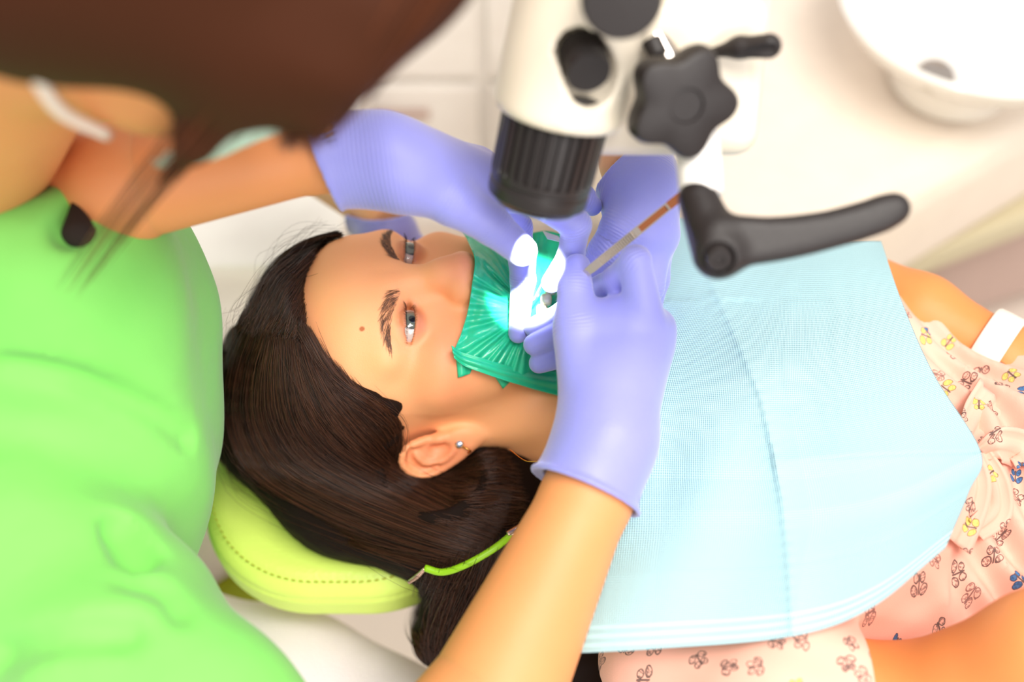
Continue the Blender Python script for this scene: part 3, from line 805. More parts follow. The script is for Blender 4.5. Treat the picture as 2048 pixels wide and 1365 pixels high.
# ---- assistant: both forearms reach in from the far side of the chair
assistant = thing('person', 'assistant across the chair, only gloved hands and wrists in view behind the microscope', 'person', tuple(px(1240, 120, 1.25)))
aw = px(1278, 372, .775); acuff = px(1268, 325, .785); aelb = px(1180, 60, 1.0)
fA1 = [([px(1255, 470, .765), px(1213, 500, .760), px(1170, 560, .772), px(1140, 600, .78)], [.0125, .0098, .0088, .0075]),
       ([px(1285, 480, .770), px(1262, 560, .765), px(1220, 620, .782), px(1180, 650, .79)], [.013, .0102, .009, .0075]),
       ([px(1308, 480, .775), px(1298, 575, .770), px(1270, 640, .79), px(1240, 660, .80)], [.013, .0102, .009, .0075]),
       ([px(1315, 470, .785), px(1312, 560, .785), px(1300, 620, .80), px(1280, 650, .81)], [.012, .0092, .008, .007]),
       ([px(1262, 400, .765), px(1235, 455, .755), px(1205, 505, .765), px(1180, 530, .775)], [.0150, .0115, .0098, .008])]
pA1 = [(aw, px(1262, 440, .77), .0215, .0165), (aw, px(1310, 470, .778), .0215, .0165), (aw, px(1285, 460, .77), .0215, .018), (acuff+.04*(aelb-acuff)/np.linalg.norm(aelb-acuff), aw, .0370, .0214)]
fA = hand_sdf_parts(fA1, pA1)
def skinA(p): return chain(p, [aelb, acuff, aw], [.038, .0220, .0195], .01)
cdirA = aelb-acuff; cdirA /= np.linalg.norm(cdirA)
cda = px(1230, 320, .79)-px(1330, 372, .77)
cda = UP*0.75-RT*0.65+FW*0.2; cda /= np.linalg.norm(cda)
lo, hi = bounds(np.vstack([np.vstack(a) for a, _ in fA1]+[[acuff]]), .035)
glove('glove', fA, acuff, cda, skinA, lo, hi, assistant, crease_attrs(fA1, aw, cdirA, 0.3), h=.0016)
V3, F3 = surface(lambda p: np.maximum(skinA(p), -((p-aw)@cdirA)), *bounds([acuff, aelb, aw], .045), .003)
# the other hand, behind the far cheek
bw = px(778, 470, .985); bcuff = px(768, 432, .99); belb = px(600, 290, 1.12)
fB1 = [([px(830, 530, 1.0), px(880, 560, 1.01), px(920, 590, 1.02)], [.013, .010, .008]),
       ([px(810, 545, 1.0), px(850, 590, 1.02), px(880, 620, 1.04)], [.013, .010, .008]),
       ([px(790, 550, 1.0), px(820, 600, 1.03), px(840, 640, 1.05)], [.013, .010, .008]),
       ([px(770, 545, 1.0), px(790, 600, 1.03), px(800, 640, 1.05)], [.012, .009, .0075]),
       ([px(820, 500, .99), px(870, 515, .99), px(900, 520, .99)], [.015, .012, .009])]
pB1 = [(bw, px(822, 530, 1.0), .020, .015), (bw, px(785, 540, 1.0), .020, .015), (bcuff+.04*(belb-bcuff)/np.linalg.norm(belb-bcuff), bw, .034, .020)]
fB = hand_sdf_parts(fB1, pB1)
def skinB(p): return chain(p, [belb, bcuff, bw], [.036, .0195, .0175], .01)
cdirB = belb-bcuff; cdirB /= np.linalg.norm(cdirB)
cdb = UP*0.95-RT*0.1-FW*0.35; cdb /= np.linalg.norm(cdb)
lo, hi = bounds(np.vstack([np.vstack(a) for a, _ in fB1]+[[bcuff]]), .035)
glove('glove', fB, bcuff+UP*0.003, cdb, skinB, lo, hi, assistant, crease_attrs(fB1, bw, cdirB, 0.3), h=.002)
V4, F4 = surface(lambda p: np.maximum(skinB(p), -((p-bw)@cdirB)), *bounds([bcuff, belb, bw], .045), .003)
npmesh('body', np.vstack([V3, V4]), np.vstack([F3, F4+len(V3)]), M['assistant_skin'], assistant)

# ------------------------------------------------------------------ tweezers, floss
tw = thing('tweezers', 'steel tweezers with ribbed grip pinched between gloved thumb and index finger', 'tweezers', tuple(px(1190, 535, .70)))
A = px(1190, 532, .705); Bp = px(1420, 345, .655)
ax = (Bp-A)/np.linalg.norm(Bp-A); side = np.cross(ax, FW); side /= np.linalg.norm(side); nrm = np.cross(side, ax)
def blade(name, s, t0, t1, wd, th, mat, off, parent=tw):
    n = 40; V = []; F = []
    for i in range(n+1):
        t = t0+(t1-t0)*i/n; w_ = np.interp(t, [-.35, 0, .3, 1], [.15*wd, wd, wd, wd*.85])
        c = A+ax*t*np.linalg.norm(Bp-A)+nrm*(off*s*np.interp(t, [-.35, 0, 1], [.3, 1, .2]))
        for (a, b) in ((-1, -1), (1, -1), (1, 1), (-1, 1)): V.append(c+side*a*w_/2+nrm*b*th/2)
    for i in range(n):
        for k in range(4): F.append((4*i+k, 4*i+(k+1) % 4, 4*i+4+(k+1) % 4, 4*i+4+k))
    F += [(3, 2, 1, 0), (4*n, 4*n+1, 4*n+2, 4*n+3)]
    return mesh(name, V, F, mat, parent, smooth=False)
L = np.linalg.norm(Bp-A)
b1 = blade('blade', 1, -.30, 1.0, .0056, .0012, M['chrome'], -.0022)
b2 = blade('blade', -1, -.30, 1.0, .0056, .0012, M['skin_reflection_steel'], -.0022)
for i in range(17):    # ribs of the grip
    c = A+ax*(0.006+i*0.00175)+nrm*(-.0030)
    V = [c+ax*a*.00045+side*b*.0027+nrm*k*.0006 for a in (-1, 1) for b in (-1, 1) for k in (-1, 1)]
    mesh('grip_rib', V, [(0, 1, 3, 2), (4, 6, 7, 5), (0, 4, 5, 1), (2, 3, 7, 6), (0, 2, 6, 4), (1, 5, 7, 3)], M['chrome'], b1, smooth=False)
c0, c1 = A+ax*.040+nrm*(-.0029), A+ax*.061+nrm*(-.0026)
V = [c+side*b*.0019+nrm*k*.0004 for c in (c0, c1) for b in (-1, 1) for k in (-1, 1)]
mesh('inset', V, [(0, 1, 3, 2), (4, 6, 7, 5), (0, 4, 5, 1), (2, 3, 7, 6), (0, 2, 6, 4), (1, 5, 7, 3)], M['skin_reflection_steel'], b1, smooth=False)
c0, c1 = A+ax*.0635+nrm*(-.0027), Bp+nrm*(-.0008)
V = [c+side*b*.0026+nrm*k*.0006 for c in (c0, c1) for b in (-1, 1) for k in (-1, 1)]
mesh('handle_end', V, [(0, 1, 3, 2), (4, 6, 7, 5), (0, 4, 5, 1), (2, 3, 7, 6), (0, 2, 6, 4), (1, 5, 7, 3)], M['skin_reflection_steel'], b1, smooth=False)
fl = tube('dental_floss', [px(1070, 515, .712), px(1069, 555, .75), px(1066, 600, .785), px(1090, 560, .765), px(1128, 545, .735)], .0006, M['floss'], None, n=60, sides=6)
tag(fl, 'thin white floss strand stretched from the gloved thumb down to the mouth', 'floss')

# ------------------------------------------------------------------ dress
def chest(p):
    d = ell(p, (0.30, -0.04, 0.915), (0.205, 0.152, 0.092))
    d = smin(d, ell(p, (0.245, 0.02, 0.975), (0.075, 0.065, 0.046)), .05)
    d = smin(d, ell(p, (0.245, -0.105, 0.975), (0.075, 0.065, 0.046)), .05)
    d = smin(d, cone(p, (0.175, -0.15, 0.925), (0.175, 0.075, 0.925), .052, .044), .04)
    return d
def dress_sdf(p):
    # tied waist with gathers, full skirt beyond
    sk = smin(ell(p, (0.60, -0.115, 0.925), (0.23, 0.135, 0.095)), ell(p, (0.44, -0.090, 0.935), (0.12, 0.118, 0.075)), .04)
    x, y, z = p.T
    g = np.exp(-((x-0.375)/0.035)**2)
    fold = 0.0050*np.sin(95*y+14*np.sin(17*x)+3*np.sin(40*y))*(0.25+g)+0.0045*np.sin(52*(y*0.8+x*0.7)+2.5*np.sin(25*x))*(x > 0.33)
    d = smin(chest(p), sk, .04)+0.010*g+fold*np.clip((x-0.27)/0.08, 0, 1)
    # right sleeve ending in a hem over the upper arm
    a = np.asarray([0.165, -0.185, 0.915]); hem = px(1712, 1400, .715)
    u = (hem-a)/np.linalg.norm(hem-a)
    b2 = RA[1]+0.0*u
    sl = chain(p, [RA[0], RA[1], RA[2]], [.060, .054, .052], .02)+0.0012*np.sin(60*(p@np.array([1., 2.3, 0])))
    sl = smax(sl, (p-px(1716, 1330, .70))@RT, .003)
    sl2 = chain(p, [LA[0], LA[1], LA[2]], [.042, .040, .036], .02)
    sl2 = smax(sl2, (p-px(1600, 500, .92))@RT, .003)
    d = smin(smin(d, sl, .02), sl2, .02)
    # neckline
    d = smax(d, -ell(p, (0.10, 0.0, 0.99), (0.085, 0.115, 0.09)), .004)
    return d+nz(p, 70, 5)*0.0012
VD, FD = surface(dress_sdf, [0.10, -0.29, 0.82], [0.80, 0.24, 1.10], 0.0030)
dress = npmesh('dress', VD, FD, M['dress'], patient)
# belt ends and a gathered bow where the waist is tied
def ribbon(name, cl, wd, mat, parent, n=40, m=9, pleat=0.0015, thick=0.0010, up=None):
    P = spline(cl, n); T = np.gradient(P, axis=0); T /= np.linalg.norm(T, axis=1, keepdims=True)
    up = -FW if up is None else up
    S = np.cross(T, up); S /= np.linalg.norm(S, axis=1, keepdims=True)
    wv = np.interp(np.linspace(0, 1, n), np.linspace(0, 1, len(wd)), wd)
    k = np.linspace(-1, 1, m)
    G = P[:, None]+S[:, None]*(wv[:, None]*k[None])[..., None]/2+np.asarray(up)*(pleat*np.cos(k*7)[None, :, None])
    return grid(name, G, mat, parent, thick)
def on_dress(pts, off=0.004):
    P, _ = hit(dress_sdf, np.array(pts, float), off=off, fallback=None); return P
ribbon('belt', on_dress([(1985, 790), (1950, 840), (1930, 900), (1945, 960), (1935, 1010), (1900, 1080)], .006), [.03, .026, .02, .02, .026, .03], M['dress'], dress, pleat=.003)
ribbon('belt', on_dress([(1962, 905), (1985, 960), (1990, 1020), (1950, 1060)], .010), [.012, .02, .022, .016], M['dress'], dress, pleat=.0025)
ribbon('belt', on_dress([(1962, 905), (2000, 890), (2040, 900), (2060, 930)], .010), [.012, .024, .026, .02], M['dress'], dress, pleat=.0025)

# ------------------------------------------------------------------ paper bib laid over her chest
def bib_base(p):
    d = ell(p, (0.28, -0.045, 0.925), (0.26, 0.20, 0.106))
    d = smin(d, cone(p, px(1250, 1330, .72), px(1700, 1300, .72), .058, .056), .05)
    d = smin(d, cone(p, (0.16, -0.16, 0.93), (0.16, 0.11, 0.93), .062, .056), .05)
    return np.minimum(d, dress_sdf(p))
def pp(*a): return [np.array(t, float) for t in a]
bL = [(1075, 1310), (1082, 1150), (1096, 950), (1130, 840), (1190, 700), (1270, 560), (1330, 430)]
bB = [(1075, 1310), (1300, 1299), (1580, 1274), (1740, 1218), (1890, 1098)]
bR = [(1890, 1098), (1938, 985), (1962, 905), (1868, 750), (1806, 610), (1762, 483)]
bT = [(1330, 430), (1450, 452), (1600, 478), (1762, 483)]
nb_, mb_ = 170, 190
Q = coons(bL, bB, bR, bT, nb_, mb_)
sm, _ = hit(bib_base, Q[::5, ::5].reshape(-1, 2), off=.004, fallback=None)
dd = depth(sm).reshape(Q[::5, ::5].shape[:2])
for _ in range(10):
    dd[1:-1, 1:-1] = (dd[1:-1, 1:-1]*2+dd[:-2, 1:-1]+dd[2:, 1:-1]+dd[1:-1, :-2]+dd[1:-1, 2:])/6
iu = np.linspace(0, dd.shape[0]-1.001, nb_); iv = np.linspace(0, dd.shape[1]-1.001, mb_)
def bil(A, iu, iv):
    i, j = iu.astype(int)[:, None], iv.astype(int)[None]; a, b = (iu-iu.astype(int))[:, None], (iv-iv.astype(int))[None]
    return A[i, j]*(1-a)*(1-b)+A[i+1, j]*a*(1-b)+A[i, j+1]*(1-a)*b+A[i+1, j+1]*a*b
D = bil(dd, iu, iv)
Ug, Vg = np.meshgrid(np.linspace(0, 1, nb_), np.linspace(0, 1, mb_), indexing='ij')
def seg(x, y, pts):
    P_ = spline(pts, 40); return np.sqrt(((Q[:, :, None, :]-P_[None, None])**2).sum(-1)).min(-1)
cf = seg(0, 0, [(1400, 440), (1415, 555), (1470, 680), (1520, 800), (1550, 940), (1572, 1100), (1582, 1272)])
hf = seg(0, 0, [(1545, 928), (1700, 915), (1962, 905)])
xc = np.interp(Q[..., 1], [440, 555, 680, 800, 940, 1100, 1272], [1400, 1415, 1470, 1520, 1550, 1572, 1582])
side_ = np.sign(Q[..., 0]-xc)
D = D-0.0050*np.exp(-cf/38)-0.0016*(0.5+0.5*np.tanh((Q[..., 0]-xc)/3))*np.exp(-np.maximum(Q[..., 0]-xc, 0)/120)-0.0040*np.exp(-hf/45)*(Q[..., 0] > xc)
yh = np.interp(Q[..., 0], [1545, 1700, 1962], [928, 915, 905])
D = D-0.0030*(0.5-0.5*np.tanh((Q[..., 1]-yh)/3))*np.exp(-np.maximum(yh-Q[..., 1], 0)/150)*np.clip((Q[..., 0]-1560)/120, 0, 1)
D = D+0.0022*np.sin(Q[..., 0]/46+Q[..., 1]/85)*np.exp(-((Q[..., 0]-1400)/160)**2)*(Q[..., 1] > 600)+0.0045*np.exp(-((Q[..., 0]-1340)/60)**2-((Q[..., 1]-930)/110)**2)-0.0012*np.cos(Q[..., 0]/70)
dirs = FW+((Q[..., 0]-1024)/FPX)[..., None]*RT+((682.5-Q[..., 1])/FPX)[..., None]*UP
bib = grid('dental_bib', CAM+dirs*D[..., None], M['bib'], None, .0006)
tag(bib, 'pale blue embossed paper bib with a centre crease spread over the pink dress', 'bib')

# cord of the bib with its clip
cb = thing('bib_cord', 'lime green bib cord with grey clip curving over the dark hair', 'cord', tuple(px(950, 1110, .80)))
def over(pts, off, dmax=.9):
    P_, _ = hit(lambda p: np.minimum(hair_sdf(p), patient_sdf(p)), np.array(pts, float), off=off, fallback=None); return list(P_)
OC = over([(850, 1137), (885, 1145), (930, 1131), (985, 1100), (1022, 1072), (1034, 1062), (1050, 1050), (1080, 1015)], .010)
tube('cord', OC[:5], .0026, M['cord'], cb, n=40)
tube('clip', [OC[4]-RT*.003, OC[5], OC[6]], [.0034, .0042, .0030], M['steel'], cb, n=14, sides=8)
tube('cord', [OC[6], OC[7], px(1100, 960, .77)], .0022, M['cord'], cb, n=20)
tube('clip', [OC[0]-RT*.012-UP*.010, OC[0]-RT*.005-UP*.005, OC[0]], [.0020, .0024, .0018], M['steel'], cb, n=14, sides=8)
nk = tube('neck_chain', [px(1020, 900, .80), px(1050, 922, .785), px(1080, 924, .778), px(1092, 935, .775)], .0004, M['gold'], None, n=30, sides=6)
tag(nk, 'thin gold chain around the neck of the woman lying down', 'necklace')

# wristwatch on the far forearm
wc = px(1988, 700, .872); wax = LA[3]-LA[2]; wax /= np.linalg.norm(wax)
wt = thing('wristwatch', 'white band on the far wrist of the woman lying down', 'watch', tuple(wc))
WP = LA[2]+(LA[3]-LA[2])*0.86
lathe('band', [(.0305, -.0105), (.0318, -.0085), (.0320, 0), (.0318, .0085), (.0305, .0105), (.0285, .0105), (.0280, 0), (.0285, -.0105)], WP, wax, M['watch'], wt, 48)
fc = WP+0.031*(-FW*0.75-RT*0.25-UP*0.55)
lathe('face', [(.004, .0025), (.011, .0025), (.012, .001), (.012, -.002)], fc, fc-WP, M['chrome'], wt, 32)

# ------------------------------------------------------------------ green rubber sheet over the mouth
dL = [(906, 706), (922, 668), (936, 620), (944, 570), (950, 520), (938, 488), (922, 456)]
dB = [(906, 706), (960, 728), (1010, 745), (1060, 757), (1110, 766), (1200, 775)]
dR = [(1200, 775), (1205, 700), (1180, 600), (1150, 520), (1130, 470)]
dT = [(922, 456), (960, 462), (1000, 472), (1045, 470), (1090, 462), (1130, 470)]
n_, m_ = 150, 130
Q2 = coons(dL, dB, dR, dT, n_, m_)
dam_support = lambda p: smin(smin(patient_sdf(p), cone(p, fromh(hd(0, 7.2, -2.0)), fromh(hd(0, 7.0, -6.0)), .021, .018), .01), ell(p, fromh(hd(-3.5, 5.0, -3.5)), (.04, .04, .035)), .02)
S2, ok2 = hit(dam_support, Q2[::6, ::6].reshape(-1, 2), off=.0035, fallback=None)
d2 = depth(S2).reshape(Q2[::6, ::6].shape[:2]); d2 = np.minimum(d2, .845)
for _ in range(4): d2[1:-1, 1:-1] = (d2[1:-1, 1:-1]*2+d2[:-2, 1:-1]+d2[2:, 1:-1]+d2[1:-1, :-2]+d2[1:-1, 2:])/6
D2 = bil(d2, np.linspace(0, d2.shape[0]-1.001, n_), np.linspace(0, d2.shape[1]-1.001, m_))
cx_, cy_ = 1062, 625
dx, dy = Q2[..., 0]-cx_, Q2[..., 1]-cy_; rr = np.sqrt(dx*dx+dy*dy); th = np.arctan2(dy, dx)
D2 += (0.0017*np.sin(th*19+2*np.sin(th*5)+rr/60)+0.0011*np.sin(th*41+3*np.sin(th*3)))*np.clip((rr-30)/50, 0, 1)*np.clip(1.5-rr/200, .35, 1)
D2 += 0.006*np.exp(-(rr/55)**2)
edge = np.abs(Q2[..., 0]-np.interp(Q2[..., 1], [456, 488, 520, 570, 620, 668, 706], [922, 938, 950, 944, 936, 922, 906]))
D2 += -0.0010*np.cos(edge/5.0)*np.exp(-edge/28)
dirs = FW+((Q2[..., 0]-1024)/FPX)[..., None]*RT+((682.5-Q2[..., 1])/FPX)[..., None]*UP
damo = thing('rubber_dam', 'green latex sheet stretched over her mouth with a rolled lower edge', 'rubber dam', tuple(px(1050, 620, .80)))
grid('sheet', CAM+dirs*D2[..., None], M['dam'], damo, .0005)
def dpt(x, y, o): # depth on the sheet edge nearest to a pixel
    k = np.argmin((Q2[..., 0]-x)**2+(Q2[..., 1]-y)**2); return px(x, y, D2.flat[k]-o)
roll = [dpt(*c, .003) for c in [(906, 704), (925, 718), (960, 730), (1010, 746), (1060, 758), (1115, 768), (1170, 774)]]
rp = spline(roll, 60); kk = np.linspace(-1, 1, 12)
w2 = np.interp(np.linspace(0, 1, 60), [0, .15, .5, 1], [.0045, .0055, .0065, .011])
S_ = UP*.95-RT*.2
G = rp[:, None]+S_[None, None]*(w2[:, None]*kk[None])[..., None]-FW*(0.0028*np.cos(kk*1.5)+0.0012*np.cos(kk*6))[None, :, None]
grid('rolled_edge', G, M['dam'], damo, .0006)
def flap(pts, z):
    c = np.mean([px(*p_, z) for p_ in pts], 0); P4 = [dpt(p_[0], p_[1], -.003) if i < 2 else px(p_[0], p_[1], z) for i, p_ in enumerate(pts)]
    a, b, c_, d_ = P4; u = np.linspace(0, 1, 10)[:, None, None]; v = np.linspace(0, 1, 8)[None, :, None]
    Gf = (a*(1-u)+b*u)*(1-v)+(d_*(1-u)+c_*u)*v; Gf = Gf-FW*(0.0015*np.sin(u*5))
    grid('corner_flap', Gf, M['dam'], damo, .0006)
zc = lambda x, y: depth(hit(patient_sdf, [(x, y)], off=.001, fallback=None)[0])[0]
flap([(912, 712), (948, 728), (940, 748), (916, 756)], zc(925, 745))
flap([(975, 732), (1030, 752), (1022, 762), (1006, 778)], zc(1005, 765))
grid('paper_corner', np.array([[px(1086+i*6+j*3, 463+i*2+j*5-i*j*.2, .80-.002*j) for j in range(4)] for i in range(6)]), M['floss'], damo, .0006)
# teeth seen through the opening of the sheet
for i, (x, y) in enumerate([(1100, 578), (1092, 600), (1084, 622), (1076, 644)]):
    c = px(x, y, .806)
    sdf('tooth', lambda p: rbox(p, c, np.array([.0040, .0042, .0046]), .0028, frame(-FW+.4*UP)), c-.008, c+.008, .0007, M['tooth'], patient)

# ------------------------------------------------------------------ operating microscope
WX = np.array(-.205*RT-.866*UP+.45*FW); WX /= np.linalg.norm(WX)
NX = -FW-((-FW)@WX)*WX; NX /= np.linalg.norm(NX); SX = np.cross(WX, NX)          # NX towards the viewer side, SX across
if SX@RT < 0: SX = -SX
b0 = px(1074, 393, 0.642)
scope = thing('operating_microscope', 'white dental operating microscope with black ribbed objective barrel, star knob and long lever', 'microscope', tuple(b0))
def ribs(t, r, h):
    if 0.01445 < -h < 0.0475 and r > 0.02782:
        a = math.sin(t*30); return r-0.0022*(1/(1+math.exp(-14*(a-0.5))))
    return r
prof = [(0.02301, 0.00428), (0.02568, 0.00107), (0.02803, 0.), (0.02846, -0.00214), (0.02846, -0.00696), (0.02761, -0.0077), (0.02761, -0.00963), (0.02868, -0.01049), (0.02889, -0.01391)]
prof += [(0.029+i*0.00006, -0.01498-i*0.003) for i in range(11)]
prof += [(0.03017, -0.04815), (0.03039, -0.06634)]
lathe('objective_barrel', prof, b0, WX, M['barrel'], scope, 240, mod=ribs, x=NX)
lathe('lens', [(0.00053, 0.00321), (0.01498, 0.00342), (0.02194, 0.00321), (0.02247, 0.00449), (0.02333, 0.00449), (0.02333, 0.00107)], b0, WX, M['lens'], scope, 48)
hb = b0-WX*0.05885
hc = b0-WX*0.1498
wb = -.9*UP+.436*FW; nb = -FW-((-FW)@wb)*wb; nb /= np.linalg.norm(nb); RB = np.stack([RT, wb, nb], 1)
def housing(p):
    q = p-b0; s = -(q@WX); rad_ = np.sqrt(((q+s[:, None]*WX)**2).sum(1))
    d = smax(rad_-(0.03585+0.0214*np.clip(s-0.107, 0, .1)), np.maximum(0.0470-s, s-.257), 0.00642)
    R_ = np.stack([SX, WX, NX], 1)
    d = smin(d, rbox(p, px(1305, 142, .642), np.array([.0600, .0450, .0260]), .014, RB), .012)
    d = smin(d, rbox(p, px(1385, 50, .665), np.array([.0400, .060, .0260]), .018, RB), .02)
    # oval slot for the focus knob
    d = smax(d, -cone(p, px(1158, 95, 0.5778), px(1184, 160, 0.58315), 0.01391, 0.01391), 0.00214)
    # shallow parting line of the shell
    return d
lo, hi = bounds([b0-WX*0.0428, b0-WX*.27, b0-WX*0.1819+SX*0.1177, b0-WX*0.0535+SX*.1], 0.04815)
sdf('housing', housing, lo, hi, 0.00214, M['white'], scope)
lathe('focus_knob', [(0.01017, .0), (0.01198, 0.00107), (0.0122, 0.01284), (0.01177, 0.0214), (0.01091, 0.02247), (0.00107, 0.02247)], px(1160, 96, 0.58636), px(1187, 172, 0.56496)-px(1160, 96, 0.58636), M['black'], scope, 60, mod=lambda t, r, h: r-0.00032*(math.sin(30*t) > 0) if r > 0.01124 else r)
lathe('eyepiece_ring', [(0.01391, 0), (0.01873, 0.00214), (0.01926, 0.01284), (0.01712, 0.01712), (0.00321, 0.01766)], px(1240, -18, 0.535), UP*-.5-FW*.8, M['black'], scope, 48)
# star knob on its threaded chrome rod
ka = -FW*.86+RT*.20-UP*.42; ka /= np.linalg.norm(ka); kc = px(1374, 212, 0.57245)
STAR = 0.4
def star(t, r, h): return r*(1+0.135*(min(1, r/0.02568))*math.cos(5*t+STAR)) if r > 0.01284 else r
lathe('star_knob', [(0.0107, -0.0214), (0.02033, -0.02033), (0.02515, -0.01766), (0.02654, -0.01284), (0.02654, -0.00535), (0.02482, -0.00128), (0.02194, 0), (0.0091, 0.00032), (0.00835, -0.00128), (0.00107, -0.00128)], kc, ka, M['black'], scope, 144, mod=star)
tube('clamp_rod', [px(1392, 250, 0.60455), px(1350, 150, 0.61525), px(1296, 50, 0.61525), px(1280, 10, 0.61525)], 0.0091, M['chrome'], scope, n=20, sides=32)
tube('clamp_collar', [px(1318, 112, 0.5992), px(1302, 78, 0.5992)], 0.00535, M['black'], scope, n=6, sides=24)
# short post and long lever
tube('post', [px(1388, 255, 0.6099), px(1398, 330, 0.60562), px(1402, 390, 0.60241)], [0.01284, 0.01198, 0.01156], M['white_plastic'], scope, n=16, sides=40)
ARM = spline([px(1450, 482, .588), px(1540, 480, .588), px(1640, 464, .588), px(1730, 440, .588), px(1788, 418, .588)], 16)
def lever(p):
    d = cone(p, px(1396, 398, .5992), px(1438, 505, .590), .0106, .0142)
    arm = chain(p, list(ARM), list(np.interp(np.linspace(0, 1, 16), [0, .25, .6, 1], [.0125, .0105, .0088, .0083])), .004)
    q = (p-px(1600, 465, 0.5885))@(-FW)
    arm = smax(arm, np.abs(q)-0.00803, 0.00321)
    d = smin(d, arm, 0.00642)
    return smax(d, -cone(p, px(1438, 515, .560), px(1438, 517, .5905), .0078, .0078), .0012)
lo, hi = bounds([px(1396, 398, 0.5992), px(1788, 418, 0.5885), px(1436, 520, 0.58636)], 0.0214)
lv = sdf('clamping_lever', lever, lo, hi, 0.00107, M['black'], scope)
lathe('lever_screw', [(0.00663, -0.01284), (0.00685, .0), (0.00599, 0.00128), (0.00321, 0.00128), (0.00278, 0.00021), (0.00053, 0.00021)], px(1438, 519, .577), -FW*.8-UP*.5, M['black'], lv, 32)
def sl_(p):
    a, b = px(1420, 106, 0.60562), px(1538, 92, 0.59064)
    d = smin(cone(p, a, (a+b)/2+UP*0.00107, 0.00235, 0.00535), cone(p, (a+b)/2+UP*0.00107, b, 0.00535, 0.00663), 0.00428)
    c = -FW*.85-UP*.5
    d = smax(d, -cone(p, a*.45+b*.55+c*0.00642-UP*0.00171, b+c*0.00663-UP*0.00107, 0.00235, 0.00428), 0.00107)
    return d
lo, hi = bounds([px(1420, 106, 0.60562), px(1538, 92, 0.59064)], 0.01284)
sdf('small_lever', sl_, lo, hi, 0.00086, M['black'], scope)
tube('carrier_arm', [px(1420, 60, 0.642), px(1440, -60, 0.6206), px(1500, -420, 0.5564), px(1700, -900, 0.5136)], [0.02354, 0.02568, 0.02782, 0.0321], M['white'], scope, n=40, sides=40)
sp_ = bpy.data.lights.new('microscope_lamp', 'SPOT'); sp_.energy = 26; sp_.spot_size = math.radians(19); sp_.spot_blend = .35; sp_.shadow_soft_size = 0.00428; sp_.color = (.95, 1.0, .98)
so = bpy.data.objects.new('microscope_lamp', sp_); COL.objects.link(so)
lp = b0+NX*.0300+SX*.008+WX*.004; so.location = lp
so.rotation_euler = Vector(px(1050, 612, 0.856)-lp).to_track_quat('-Z', 'Y').to_euler()

# ------------------------------------------------------------------ dentist: head, arms, scrubs, trousers
DH = px(240, -165, .465)
dy_ = np.array([.6, .1, -.8]); dy_ /= np.linalg.norm(dy_); dz_ = np.array([.8, 0, .6]); dz_ -= (dz_@dy_)*dy_; dz_ /= np.linalg.norm(dz_)
DR = np.stack([np.cross(dy_, dz_), dy_, dz_], 1)
def tod(p): return (p-DH) @ DR
def fromd(*c): return DH + DR @ (np.array(c)/100)
neckb = px(-130, 420, .74)
RS, LS = px(60, 1150, .70), px(20, 420, .80)
def dbody(p):
    q = tod(p); d = head_sdf(q)
    for s in (1, -1):
        m = q.copy(); m[:, 0] *= s; n_ = (m[:, 0] > .03) & (m[:, 0] < .13) & (np.abs(m[:, 2]) < .07)
        if n_.any():
            e = np.full(len(p), 1.0); e[n_] = ear_sdf(m[n_]); d = smin(d, e, .005)
    d = smin(d, cone(p, fromd(0, -2.5, -3), neckb, .055, .055), .03)
    d = smin(d, chain(p, [neckb, px(60, 700, .80), px(60, 1000, .80)], [.07, .08, .08], .03), .04)
    return d
VT, FT = surface(dbody, *bounds([fromd(-9, -11, -12), fromd(9, 11, 14), fromd(9, -11, 14), fromd(-9, 11, -12), neckb, px(60, 1000, .8)], .09), .0035)
armR = lambda p: chain(p, [relb, px(760, 1680, .62), px(420, 1560, .62), RS], [.040, .043, .040, .035], .02)
VU, FU = surface(armR, *bounds([relb, px(760, 1680, .62), px(420, 1560, .62), RS], .06), .004)
armLf = lambda p: chain(p, [lelb, px(60, 400, .76), LS], [.036, .044, .05], .02)
VW, FW_ = surface(armLf, *bounds([lelb, px(60, 400, .76), LS], .06), .004)
parts_ = [(V1, F1), (V2, F2), (VT, FT), (VU, FU), (VW, FW_)]
off_ = 0; AV = []; AF = []
for v, f_ in parts_: AV.append(v); AF.append(f_+off_); off_ += len(v)
npmesh('body', np.vstack(AV), np.vstack(AF), M['dentist_skin'], dentist)

# scrub top
creases = [([(20, 735), (120, 752), (240, 795), (330, 840), (378, 880)], .0065),
           ([(0, 1310), (120, 1275), (260, 1268)], .007), ([(250, 1160), (330, 1180), (360, 1230)], .005)]
def sc0(p):
    d = chain(p, [px(40, 430, .73), px(60, 520, .735), px(108, 660, .75), px(112, 900, .76), px(80, 1080, .77)], [.078, .090, .100, .1000, .098], .03)
    d = smin(d, chain(p, [px(-40, 580, .69), px(60, 575, .69), px(128, 585, .69), px(120, 680, .72)], [.060, .062, .064, .07], .02), .03)
    d = smin(d, chain(p, [px(0, 560, .78), px(-100, 800, .85), px(-60, 1100, .9), px(-60, 1250, 1.0)], [.10, .14, .15, .15], .03), .04)
    d = smin(d, chain(p, [px(40, 1120, .68), px(238, 1320, .635), px(353, 1430, .62), px(560, 1640, .61)], [.075, .060, .056, .052], .02), .03)
    d = smin(d, chain(p, [px(20, 420, .80), px(120, 400, .76)], [.07, .06], .02), .03)
    d = smin(d, chain(p, [px(-175, 335, .69), px(-270, 400, .78), px(-300, 600, .82), px(-200, 900, .88)], [.052, .085, .11, .13], .03), .05)
    u = p@np.array([3., -5., 4.])
    return d+0.0028*np.sin(9*u+2.5*np.sin(p@np.array([9., 14., 6.])))+nz(p, 30, 11)*0.0022
cr_pts = [(hit(sc0, spline(c, 9), d0=.4, off=.0, fallback=None)[0], r) for c, r in creases]
